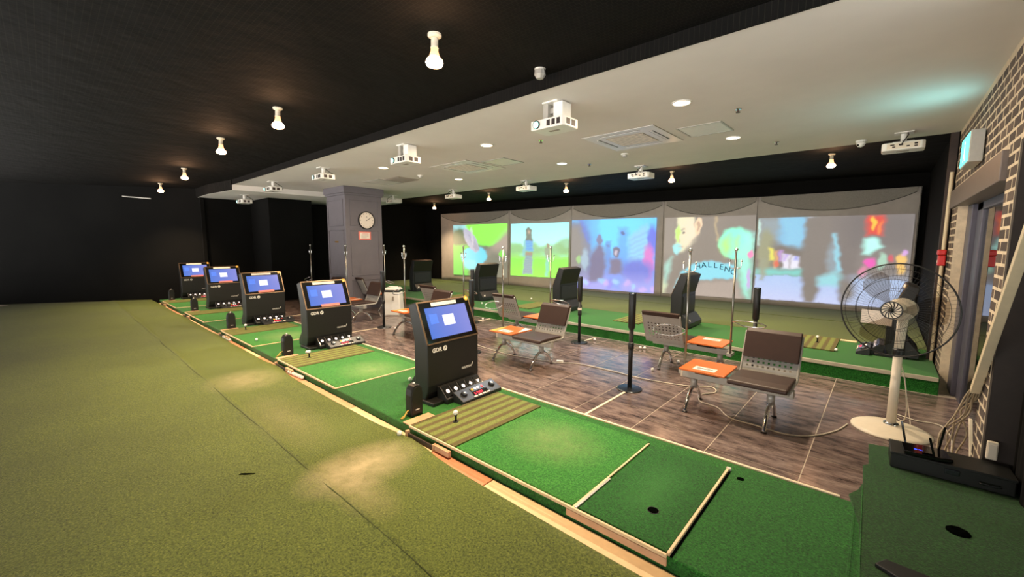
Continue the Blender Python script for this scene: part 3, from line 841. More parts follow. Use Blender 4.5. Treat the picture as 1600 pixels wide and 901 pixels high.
# ================================================================== kiosks
ST = 0.442
TV = Vector((-0.165, 0, 0.41)) / ST
NV = Vector((0.41, 0, 0.165)) / ST
def tp(y, s_, d): 
    p = Vector((0, y, 0.57)) + TV * s_ + NV * d
    return (p.x, p.y, p.z)
def slab(g, y0, y1, s0, s1, d0, d1):
    a = [tp(y0, s0, d0), tp(y1, s0, d0), tp(y1, s1, d0), tp(y0, s1, d0)]
    b = [tp(y0, s0, d1), tp(y1, s0, d1), tp(y1, s1, d1), tp(y0, s1, d1)]
    return g.hexa(a, b)
def make_kiosk(label, loc, rz, group, near=True, salmon=True, beige=True, lit=True):
    t = thing('golf_kiosk', label, 'kiosk', loc, rz, group)
    prof = [(-0.05, 0.02), (-0.01, 0.10), (0, 0.17), (0, 0.57), (-0.165, 0.98), (-0.285, 0.945), (-0.2, 0.62), (-0.2, 0.02)]
    body = put('body', G().prism(prof, 'y', -0.35, 0.35), 'kiosk', t, 0.012)
    put('foot_plate', G().box(-0.22, 0.10, -0.37, 0.34, 0.0, 0.035), 'kiosk', t, 0.006)
    put('rear_housing', G().prism([(-0.19, 0.02), (-0.19, 0.24), (-0.23, 0.24), (-0.34, 0.10), (-0.34, 0.02)], 'y', -0.33, 0.33), 'kiosk2', t, 0.008)
    put('rear_panel', G().box(-0.208, -0.199, -0.29, 0.29, 0.28, 0.56), 'kiosk2', t, 0.004)
    put('rear_emblem', G().add([(-0.305, 0.2, 0.155), (-0.30, 0.22, 0.165), (-0.315, 0.23, 0.14), (-0.30, 0.245, 0.165), (-0.315, 0.26, 0.14), (-0.30, 0.28, 0.168), (-0.325, 0.25, 0.12), (-0.325, 0.225, 0.12)], [(0, 1, 2, 7), (2, 3, 4, 6), (2, 6, 7), (4, 5, 6)]), 'greytext', t)
    rim = G()
    for a in ((-0.35, 0.35, 0.004, 0.018), (-0.35, 0.35, 0.424, 0.438), (-0.35, -0.336, 0.004, 0.438), (0.336, 0.35, 0.004, 0.438)):
        slab(rim, *a, 0.0, 0.007)
    put('rim', rim, 'bronze', t)
    put('bezel', slab(G(), -0.336, 0.336, 0.018, 0.424, 0.0, 0.005), 'bezel', t)
    disp = put('display', slab(G(), -0.275, 0.275, 0.055, 0.365, 0.004, 0.0075), 'display' if lit else 'bezel', t)
    if lit: put('dialog_box', slab(G(), -0.075, 0.075, 0.165, 0.275, 0.0075, 0.0085), 'dialog', disp)
    if lit: put('menu_tile', slab(G(), -0.24, -0.14, 0.20, 0.30, 0.0075, 0.008), 'dialogblue', disp)
    if beige: put('notice_strip', slab(G(), -0.18, 0.16, 0.378, 0.415, 0.005, 0.007), 'paper', t)
    if salmon: put('red_notice_strip', slab(G(), -0.12, 0.16, 0.028, 0.066, 0.0085, 0.0105), 'pink', t)
    put('round_sticker', G().lathe([(0.026, 0), (0.026, 0.002)], 20, tp(0.31, 0.415, 0.007), NV), 'yellow', t)
    put('round_sticker_mark', G().lathe([(0.009, 0), (0.009, 0.001)], 12, tp(0.31, 0.415, 0.009), NV), 'paper', t)
    up = (0, 0, 1)
    text('brand_lettering', 'GDR', 0.058, 'greytext', t, frame((0.001, -0.29, 0.495), (0, 1, 0), up), 0.001, 'LEFT', 0.0015)
    lg = put('brand_emblem', G().lathe([(0.026, 0), (0.026, 0.0015)], 20, (0.0005, -0.125, 0.515), (1, 0, 0)), 'greytext', t)
    put('emblem_slash', G().prism([(-0.137, 0.503), (-0.128, 0.503), (-0.113, 0.527), (-0.122, 0.527)], 'x', 0.0021, 0.0028), 'kiosk', lg)
    text('maker_lettering', 'GOLFZON', 0.030, 'greytext', t, frame((0.001, 0.10, 0.245), (0, 1, 0), up), 0.0008, 'LEFT', 0.0006)
    put('maker_emblem', G().prism([(0.245, 0.262), (0.252, 0.285), (0.262, 0.292), (0.258, 0.262)], 'x', 0.0, 0.0018), 'greytext', t)
    text('maker_mark', '¦ T-', 0.028, 'kiosk2', t, frame((0.001, 0.275, 0.25), (0, 1, 0), up), 0.0008)
    if near:
        ca = put('button_console', G().prism([(0.0, 0.0), (0.15, 0.0), (0.15, 0.05), (0.05, 0.15), (0.0, 0.15)], 'y', -0.24, 0.29), 'kiosk', t, 0.006)
        nrm = Vector((0.10, 0, 0.10)).normalized()
        for i in range(5):
            yb = -0.185 + 0.105 * i
            b = put('push_button', G().prism([(0.052, 0.150), (0.140, 0.062), (0.142, 0.066), (0.055, 0.154)], 'y', yb - 0.046, yb + 0.046), 'bezel', ca, 0.002)
            c = Vector((0.098, yb, 0.110))
            ico = G()
            if i == 0: ico.lathe([(0.022, 0), (0.022, 0.002)], 12, c, nrm)
            elif i == 1: ico.lathe([(0.024, 0), (0.024, 0.002)], 6, c, nrm)
            elif i == 2: ico.lathe([(0.024, 0), (0.012, 0.002)], 16, c, nrm)
            elif i == 3: ico.lathe([(0.024, 0), (0.024, 0.002)], 4, c, nrm)
            else: ico.lathe([(0.026, 0), (0.026, 0.002)], 3, c, nrm)
            put('icon', ico, 'icon', b)
        cb = put('control_box', G().prism([(0.14, 0.0), (0.29, 0.0), (0.29, 0.035), (0.15, 0.10), (0.14, 0.10)], 'y', -0.16, 0.40), 'kiosk2', t, 0.006)
        n2 = Vector((0.065, 0, 0.14)).normalized()
        e = Vector((0.14, 0, -0.065)).normalized()
        c0 = Vector((0.155, 0, 0.101))
        def on(y, s_, d=0.0):
            p = c0 + e * s_ + n2 * d; return Vector((p.x, y, p.z))
        for yk in (-0.075, 0.325):
            kn = put('knob', G().lathe([(0.034, 0), (0.034, 0.006), (0.026, 0.016), (0.0, 0.017)], 20, on(yk, 0.062), n2), 'metalbase', cb)
            put('knob_mark', G().lathe([(0.010, 0), (0.010, 0.002)], 10, on(yk, 0.062, 0.017), n2), 'greytext', kn)
        put('led_window', G().hexa([on(0.02, 0.085, 0.0), on(0.22, 0.085, 0.0), on(0.22, 0.125, 0.0), on(0.02, 0.125, 0.0)], [on(0.02, 0.085, 0.002), on(0.22, 0.085, 0.002), on(0.22, 0.125, 0.002), on(0.02, 0.125, 0.002)]), 'bezel', cb)
        text('led_digits', '8-2533', 0.042, 'led', cb, frame(on(0.03, 0.119, 0.003), (0, 1, 0), -e), 0.0006)
        for i in range(4):
            put('small_button', G().hexa([on(0.0 + 0.06 * i, 0.13), on(0.045 + 0.06 * i, 0.13), on(0.045 + 0.06 * i, 0.145), on(0.0 + 0.06 * i, 0.145)], [on(0.0 + 0.06 * i, 0.13, 0.003), on(0.045 + 0.06 * i, 0.13, 0.003), on(0.045 + 0.06 * i, 0.145, 0.003), on(0.0 + 0.06 * i, 0.145, 0.003)]), 'paper', cb)
        gl = put('glow_panel', G().hexa([on(0.03, 0.02), on(0.21, 0.02), on(0.21, 0.075), on(0.03, 0.075)], [on(0.03, 0.02, 0.003), on(0.21, 0.02, 0.003), on(0.21, 0.075, 0.003), on(0.03, 0.075, 0.003)]), 'metalbase', cb)
        for yk, mm in ((0.05, 'yellow'), (0.09, 'icon'), (0.13, 'icon'), (0.19, 'red')):
            put('indicator', G().lathe([(0.016, 0), (0.012, 0.004)], 12, on(yk, 0.045, 0.003), n2), mm, gl)
    return t
kx = [-3.20, -6.20, -8.86, -11.70, -14.30]
make_kiosk('black touchscreen golf kiosk nearest the camera, beside the striped mat', (kx[0], 2.70, HP), math.radians(3), 'near row kiosks', salmon=False)
k2 = make_kiosk('black golf kiosk second from the camera, with a salmon strip under its screen', (kx[1], 2.80, HP), math.radians(2), 'near row kiosks')
dup(k2, (kx[2], 2.77, HP), math.radians(2), 'middle one of the five lit golf kiosks in the near row')
dup(k2, (kx[3], 2.80, HP), math.radians(1), 'fourth lit golf kiosk from the camera, in front of the black wall')
dup(k2, (kx[4], 2.76, HP), 0, 'farthest lit golf kiosk, at the end of the near row')
kf = make_kiosk('black golf kiosk seen from behind, in front of the lettered projection screen', (-2.82, 7.78, HF), PI, 'far row kiosks', near=False)
dup(kf, (-5.42, 7.75, HF), PI, 'black golf kiosk seen from behind, in front of the blue city screen')
dup(kf, (-8.02, 7.78, HF), PI, 'black golf kiosk seen from behind, in front of the green field screens')
dup(kf, (-11.0, 7.85, HF), PI, 'black golf kiosk seen from behind, beside the grey pillar at the far end')
make_kiosk('black golf kiosk standing on the far platform behind the white fan', (0.08, 7.75, HF), PI, 'far row kiosks', near=True, lit=False)

# ================================================================== platform fittings: mats, tees, speakers
def mat_thing(name, x0, x1, y0, y1, z0, z1, m, label, group=None, bev=0.004):
    o = put(name, G().box(x0 - x1, 0, 0, y1 - y0, 0, z1 - z0), m, None, bev, loc=(x1, y0, z0))
    return tag(o, label, 'mat', group)
near_desc = ['nearest', 'second nearest', 'third', 'fourth', 'farthest']
for k in range(5):
    b = kx[k] + 0.30
    x1 = b + 0.57
    mat_thing('striped_mat', b, x1, 1.955, 3.02, HP, HP + 0.018, 'striped', [
        'striped olive turf mat with a white ball on a tee, by the nearest kiosk', 'striped olive turf mat in front of the second kiosk from the camera',
        'striped olive turf mat in front of the middle lit kiosk', 'striped olive turf mat in front of the fourth lit kiosk', 'striped olive turf mat in front of the farthest lit kiosk'][k], 'striped tee mats')
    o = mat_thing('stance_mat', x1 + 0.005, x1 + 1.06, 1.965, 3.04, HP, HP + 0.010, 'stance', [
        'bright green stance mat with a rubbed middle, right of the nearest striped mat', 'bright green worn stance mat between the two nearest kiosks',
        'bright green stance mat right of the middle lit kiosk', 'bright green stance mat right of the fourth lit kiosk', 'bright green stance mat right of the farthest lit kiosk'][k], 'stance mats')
    fr = thing('mat_edge_frame', ['pale wooden edging along the front of the nearest mats', 'pale wooden edging along the front of the second bay mats', 'pale wooden edging in front of the middle lit kiosk mats',
               'pale wooden edging in front of the fourth kiosk mats', 'pale wooden edging in front of the farthest kiosk mats'][k], 'edging', (b, 1.95, 0), 0, 'mat edgings')
    xe = (x1 + 1.06 if k else -0.70) - b
    put('front_strip', G().box(0, xe, -0.014, 0.0, HP - 0.004, HP + 0.016), 'ply2', fr, 0.003)
    if k == 0: put('lower_strip', G().box(1.60, xe, -0.012, 0.0, HP - 0.05, HP - 0.008), 'ply', fr, 0.003)
    put('end_strip', G().box(x1 + 1.062 - b, x1 + 1.077 - b, -0.01, 1.06, HP, HP + 0.012), 'ply2', fr, 0.003)
    tr = thing('ball_tray', ['dark ball tray with a wooden frame set in the platform edge, nearest bay', 'dark ball tray set in the platform edge of the second bay', 'dark ball tray set in the platform edge of the third bay',
               'dark ball tray set in the platform edge of the fourth bay', 'dark ball tray set in the platform edge of the farthest bay'][k], 'tray', (b, 1.93, 0), 0, 'ball trays in the platform edge')
    put('tray_panel', G().box(0.03, 0.36, -0.025, -0.012, 0.035, HP - 0.03), 'darkwood', tr, 0.003)
    put('tray_post', G().box(0.0, 0.025, -0.032, 0.0, 0.0, HP - 0.015), 'ply', tr, 0.003)
    put('tray_post', G().box(0.365, 0.385, -0.032, 0.0, 0.0, HP - 0.015), 'ply', tr, 0.003)
    put('tray_board', G().box(0.39, 0.56, -0.030, 0.0, HP - 0.06, HP - 0.015), 'ply', tr, 0.003)
    tag(put('plywood_board', G().box(0, 0.10, 0, 0.27, 0, 0.012), 'ply', None, 0.003, loc=(b - 0.108, 1.95, HP)),
        ['bare plywood board beside the nearest striped mat', 'bare plywood board beside the second striped mat', 'bare plywood board beside the third striped mat', 'bare plywood board beside the fourth striped mat', 'bare plywood board beside the farthest striped mat'][k], 'board', 'plywood patches')
    if k < 3:
        te = thing('golf_tee', ['black rubber tee standing on the nearest striped mat', 'black rubber tee on the second striped mat', 'black rubber tee on the third striped mat'][k], 'tee', (b + 0.24, 2.25, HP + 0.018), 0, 'rubber tees')
        put('tee_base', G().lathe([(0.026, 0), (0.024, 0.004), (0.0, 0.005)], 16), 'rubber', te)
        put('tee_shaft', G().lathe([(0.012, 0.003), (0.009, 0.02), (0.011, 0.055), (0.015, 0.062), (0.0, 0.058)], 14), 'rubber', te, smooth=True)
        tag(put('golf_ball', G().ball((0, 0, 0), 0.0225), 'ball', None, smooth=True, loc=(b + 0.24, 2.25, HP + 0.018 + 0.081)),
            ['white golf ball on the tee of the nearest striped mat', 'white golf ball teed up on the second striped mat', 'white golf ball teed up on the third striped mat'][k], 'ball', 'teed golf balls')
    sp = thing('speaker', ['black upright rounded speaker with yellow strap, beside the nearest kiosk', 'black upright rounded speaker with yellow strap beside the second kiosk', 'black rounded speaker standing left of the middle lit kiosk',
               'black rounded speaker standing left of the fourth lit kiosk', 'black rounded speaker standing left of the farthest lit kiosk'][k], 'speaker', (kx[k] + 0.12, 2.12 + 0.01 * k, HP), 0, 'rounded speakers beside the kiosks')
    outl = [(-0.062, 0.0), (-0.066, 0.05), (-0.066, 0.20), (-0.058, 0.25), (-0.036, 0.285), (0, 0.295), (0.036, 0.285), (0.058, 0.25), (0.066, 0.20), (0.066, 0.05), (0.062, 0.0)]
    put('casing', G().prism([(a, c) for a, c in outl], 'x', -0.045, 0.045), 'rubber', sp, 0.014, 3)
    put('front_grille', G().prism([(a * 0.8, 0.03 + c * 0.82) for a, c in outl], 'x', 0.045, 0.049), 'kiosk', sp, 0.002)
    put('cap_stud', G().ball((0.0, 0.0, 0.295), 0.012, 10, 6), 'greytext', sp)
    put('badge', G().box(0.049, 0.051, -0.02, 0.02, 0.06, 0.068), 'greytext', sp)
    if k < 2:
        put('strap', G().tube(smooth_path([(0.0, -0.06, 0.06), (0.02, -0.10, 0.055), (0.03, -0.135, 0.02), (0.0, -0.14, 0.008), (-0.02, -0.10, 0.01), (-0.01, -0.07, 0.03)]), 0.006, 6), 'strap', sp, smooth=True)

# hole mat beside the first bay
hm = thing('hole_mat', 'dark green putting mat with a round hole, at the near right end', 'mat', (-1.23, 1.965, HP))
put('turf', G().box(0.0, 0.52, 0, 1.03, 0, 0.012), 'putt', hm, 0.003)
put('hole', G().lathe([(0.031, 0.0), (0.031, 0.0015), (0.0, 0.0016)], 24, (0.335, 0.27, 0.012)), 'hole', hm)
put('hole_rim', G().tube([(0.335 + 0.032 * math.cos(a * PI / 12), 0.27 + 0.032 * math.sin(a * PI / 12), 0.013) for a in range(24)], 0.002, 5, True), 'rubber', hm)
put('metal_strip', G().box(-0.022, -0.006, -0.01, 0.40, 0.0, 0.016), 'silver', hm, 0.003)
put('side_strip', G().box(0.524, 0.540, -0.01, 1.05, 0.0, 0.018), 'ply2', hm, 0.003)
put('side_strip_gap', G().box(0.541, 0.552, -0.01, 1.03, 0.0, 0.004), 'hole', hm)
put('strip_cap', G().box(0.520, 0.550, 1.05, 1.066, 0, 0.022), 'paper', hm, 0.003)
tag(put('ball_divot', G().lathe([(0.024, 0), (0.02, 0.003), (0.0, 0.003)], 14), 'hole', None, loc=(-0.607, 2.96, HP)), 'small dark hole plug in the turf beyond the hole mat', 'plug')

# overlay carpet at the near right corner
pts = [(0.015, 1.5), (0.03, 2.3), (0.0, 2.9), (-0.06, 3.2), (-0.02, 3.3), (0.0, 3.42), (-0.01, 3.7), (0.02, 3.75), (0.01, 4.14), (0.12, 4.17), (0.57, 4.17), (0.66, 4.1), (1.6, 3.9), (1.6, 1.5)]
ov = thing('overlay_carpet', 'loose dark green turf carpet piece in the near right corner', 'carpet', (0, 0, HP))
put('turf_piece', G().prism(pts, 'z', 0.001, 0.018), 'overlay', ov, 0.004)
put('drape', G().prism([(0.03, 3.17), (0.03, 4.12), (0.58, 4.12), (0.58, 3.17)], 'z', -0.15, 0.0), 'overlay', ov)
g = G()
for (xa, ya, xb, yb) in ((-0.02, 1.9, -0.03, 3.05), (0.03, 1.9, 0.0, 3.35)):
    g.tube([(xa + (xb - xa) * i / 8, ya + (yb - ya) * i / 8, 0.019) for i in range(9)], 0.0022, 5)
put('seam_thread', g, 'plat', ov)
tag(put('torn_tuft', G().lathe([(0.050, 0.0), (0.046, 0.008), (0.03, 0.016), (0.012, 0.012), (0.0, 0.006)], 9), 'hole', None, loc=(0.40, 3.15, HP + 0.018)), 'dark torn lump of turf on the corner carpet', 'lump')
tag(put('rubber_strip', G().prism([(0.07, 2.53), (0.11, 2.60), (0.5, 2.58), (0.62, 2.52), (0.6, 2.44), (0.2, 2.46)], 'z', 0, 0.02), 'rubber', None, 0.004, loc=(0, 0, HP + 0.018)), 'black rubber strip lying at the bottom right edge', 'strip')

# black equipment case, router and cables
cs = thing('equipment_case', 'long black equipment case lying on the corner carpet', 'case', (0.13, 3.80, HP + 0.018), math.radians(2))
put('shell', G().box(0, 0.57, 0, 0.24, 0.001, 0.105), 'kiosk', cs, 0.006)
put('lid', G().box(-0.004, 0.574, -0.004, 0.244, 0.095, 0.112), 'kiosk', cs, 0.004)
put('latch', G().box(0.26, 0.33, -0.010, 0.0, 0.05, 0.085), 'metalbase', cs, 0.003)
put('handle', G().tube(smooth_path([(0.42, -0.004, 0.05), (0.42, -0.03, 0.05), (0.50, -0.03, 0.05), (0.50, -0.004, 0.05)]), 0.005, 6), 'metalbase', cs)
rt = thing('router', 'black wifi router with three antennas and a blue light', 'router', (0.30, 3.905, HP + 0.132), math.radians(8))
put('housing', G().prism([(-0.12, -0.085), (-0.06, -0.10), (0.06, -0.10), (0.12, -0.085), (0.11, 0.07), (0, 0.085), (-0.11, 0.07)], 'z', 0, 0.026), 'bezel', rt, 0.006)
put('top_ridge', G().prism([(-0.03, -0.08), (0.03, -0.08), (0.0, 0.06)], 'z', 0.024, 0.034), 'bezel', rt, 0.003)
for i in range(2):
    put('status_light', G().box(-0.060 + 0.022 * i, -0.045 + 0.022 * i, -0.03, -0.024, 0.026, 0.0275), 'bluelight', rt)
for (xa, ya, dx, dy, L) in ((-0.085, 0.07, -0.03, 0.02, 0.17), (0.075, 0.05, 0.02, -0.0, 0.19), (0.03, -0.085, -0.03, 0.01, 0.14)):
    an = put('antenna', G().hexa([(xa - 0.006, ya - 0.004, 0.01), (xa + 0.006, ya - 0.004, 0.01), (xa + 0.006, ya + 0.004, 0.01), (xa - 0.006, ya + 0.004, 0.01)],
        [(xa + dx - 0.007, ya + dy - 0.003, L), (xa + dx + 0.007, ya + dy - 0.003, L), (xa + dx + 0.007, ya + dy + 0.003, L), (xa + dx - 0.007, ya + dy + 0.003, L)]), 'bezel', rt, 0.002)
    put('antenna_joint', G().cyl((xa - 0.008, ya, 0.016), (xa + 0.008, ya, 0.016), 0.008, n=10), 'rubber', an)
dk = thing('cable_trunking', 'beige square cable trunking leaning on the brick jamb', 'trunking', (0.548, 4.36, 0.66))
e = Vector((-0.004, -0.86, 0.98)).normalized()
def trunk(w_, L0, L1):
    sx = Vector((1, 0, 0)) * w_; sy_ = e.cross(Vector((1, 0, 0))).normalized() * w_
    a, b = e * L0, e * L1
    return G().hexa([a - sx - sy_, a + sx - sy_, a + sx + sy_, a - sx + sy_], [b - sx - sy_, b + sx - sy_, b + sx + sy_, b - sx + sy_])
put('channel', trunk(0.022, 0.0, 1.7), 'duct', dk, 0.003)
put('channel_lid', trunk(0.0235, 0.01, 1.7), 'duct', dk, 0.003)
ccol = ['cable', 'cable', 'cable', 'cable', 'cable']
for i in range(6):
    o_ = (i - 2.5) * 0.012
    wob = [0.0, 0.05, -0.03, 0.06, 0.02, -0.04][i]
    p = smooth_path([(0.555 + o_ * 0.4, 4.36 - 0.01 * i, 0.70), (0.54 + o_, 4.40, 0.60), (0.50 + wob * 0.6 + o_, 4.38 + 0.02 * i, 0.46), (0.46 + o_ * 2 - wob * 0.5, 4.30 + 0.02 * i, 0.32), (0.43 + o_ * 1.6, 4.22, 0.22), (0.42 + o_ * 2, 4.12, 0.175)])
    tag(put('data_cable', G().tube(p, 0.0055, 6), 'cable', None, smooth=True), 'grey beige cable hanging out of the leaning trunking', 'cable', 'cables hanging from the trunking')
sb = thing('socket_box', 'white socket box low on the brick jamb beside the cables', 'socket', (0.61, 4.06, 0.30))
put('box', G().box(-0.02, 0.03, -0.035, -0.005, 0, 0.12), 'offwhite', sb, 0.006)
put('face_plate', G().box(-0.014, 0.024, -0.039, -0.035, 0.015, 0.105), 'offwhite', sb, 0.003)
tag(put('angle_bracket', G().prism([(4.60, 0.0), (4.63, 0.0), (4.9, 0.30), (4.87, 0.30)], 'x', 0.60, 0.62), 'offwhite', None, 0.002), 'thin white strut leaning inside the glass door', 'strut')

# ================================================================== stand fan
fan = thing('stand_fan', 'large white pedestal fan with black wire cage in front of the glass door', 'fan', (0.15, 5.06, 0))
put('base', G().lathe([(0.285, 0.0), (0.285, 0.012), (0.25, 0.028), (0.12, 0.05), (0.06, 0.06), (0.0, 0.062)], 48), 'offwhite', fan, smooth=True)
put('base_collar', G().lathe([(0.055, 0.05), (0.055, 0.075), (0.04, 0.085), (0.0, 0.086)], 24), 'chrome', fan, smooth=True)
put('column', G().cyl((0, 0, 0.06), (0, 0, 0.72), 0.036, 0.032, 20), 'offwhite', fan, smooth=True)
put('column_clamp', G().lathe([(0.042, 0), (0.042, 0.06), (0.03, 0.075), (0, 0.075)], 20, (0, 0, 0.70)), 'rubber', fan)
put('neck', G().cyl((0, 0, 0.76), (0.01, 0.05, 1.08), 0.032, 0.04, 16), 'offwhite', fan, smooth=True)
hub = Vector((-0.035, -0.09, 1.13)); AX = Vector((-0.34, -0.94, 0.03)).normalized()
U = AX.cross(Vector((0, 0, 1))).normalized(); V = U.cross(AX).normalized()
put('motor_housing', G().lathe([(0.0, -0.22), (0.05, -0.215), (0.085, -0.18), (0.10, -0.10), (0.095, -0.02), (0.05, 0.0)], 28, hub, AX), 'offwhite', fan, smooth=True)
RF = 0.405
def fp(r, a, d):
    return hub + U * (r * math.cos(a)) + V * (r * math.sin(a)) + AX * d
def dome(r, front):
    q = r / RF
    return (0.12 - 0.06 * q ** 3 * 1.0) if front else (-0.02 + 0.05 * q ** 2)
for nm, fr_ in (('front_guard', True), ('rear_guard', False)):
    g = G()
    for i in range(72):
        a0 = 2 * PI * i / 72
        pts_ = [fp(r, a0 + (0.25 * r if fr_ else 0), dome(r, fr_)) for r in (0.055, 0.14, 0.22, 0.30, 0.36, RF)]
        g.tube(pts_, 0.0009, 4)
    for r in ((0.17, 0.27, 0.36) if fr_ else (0.19, 0.30)):
        g.tube([fp(r, 2 * PI * i / 48, dome(r, fr_)) for i in range(48)], 0.0020, 5, True)
    put(nm, g, 'rubber', fan)
put('guard_rim', G().tube([fp(RF, 2 * PI * i / 64, 0.045) for i in range(64)], 0.0065, 8, True), 'rubber', fan, smooth=True)
cap = put('guard_badge', G().lathe([(0.078, 0.0), (0.078, 0.010), (0.070, 0.010), (0.068, 0.004)], 28, hub + AX * 0.118, AX), 'rubber', fan)
g = G()
for i in range(14):
    a0 = 2 * PI * i / 14
    g.tube([fp(r, a0 - (r - 0.012) * 9, 0.127) for r in (0.012, 0.03, 0.05, 0.07)], 0.0036, 5)
g.ball(hub + AX * 0.126, 0.014, 10, 6)
put('badge_spiral', g, 'rubber', cap)
put('badge_plate', G().lathe([(0.069, 0.0), (0.069, 0.002)], 24, hub + AX * 0.1225, AX), 'offwhite', cap)
put('spindle', G().lathe([(0.07, 0.0), (0.075, 0.03), (0.06, 0.07), (0.0, 0.08)], 20, hub + AX * 0.01, AX), 'offwhite', fan, smooth=True)
for k in range(3):
    a0 = math.radians(50 + 120 * k)
    g = G(); top = []; bot = []
    for j, r in enumerate((0.06, 0.14, 0.22, 0.30, 0.345)):
        wdt = (0.5, 0.72, 0.80, 0.72, 0.45)[j]
        for q in range(5):
            aa = a0 + (q / 4.0 - 0.5) * wdt * (1.0 if r < 0.2 else 1.15)
            top.append(fp(r, aa + 0.3 * r, 0.055 + 0.05 * (q / 4.0 - 0.5)))
    n = len(top)
    fs = [(j * 5 + q, j * 5 + q + 1, (j + 1) * 5 + q + 1, (j + 1) * 5 + q) for j in range(4) for q in range(4)]
    g.add(top, fs)
    put('blade', g, 'bladeplastic', fan, smooth=True)
lc = [fp(math.hypot(a, b), math.atan2(b, a), -0.005) for a, b in ((0.26, -0.155), (0.03, -0.155), (0.03, -0.03), (0.26, -0.03))]
put('label_card', G().hexa(lc, [p + AX * 0.002 for p in lc]), 'paper', fan)
fc = smooth_path([(0.15, 5.10, 0.70), (0.21, 5.15, 0.5), (0.25, 5.2, 0.2), (0.24, 5.38, 0.012), (0.17, 5.58, 0.008), (0.33, 5.50, 0.008), (0.5, 5.50, 0.008), (0.55, 5.2, 0.008), (0.52, 4.8, 0.008), (0.50, 4.4, 0.01)])
tag(put('fan_cord', G().tube(fc, 0.005, 6), 'whitecable', None, smooth=True), 'white power cord hanging behind the pedestal fan', 'cord')

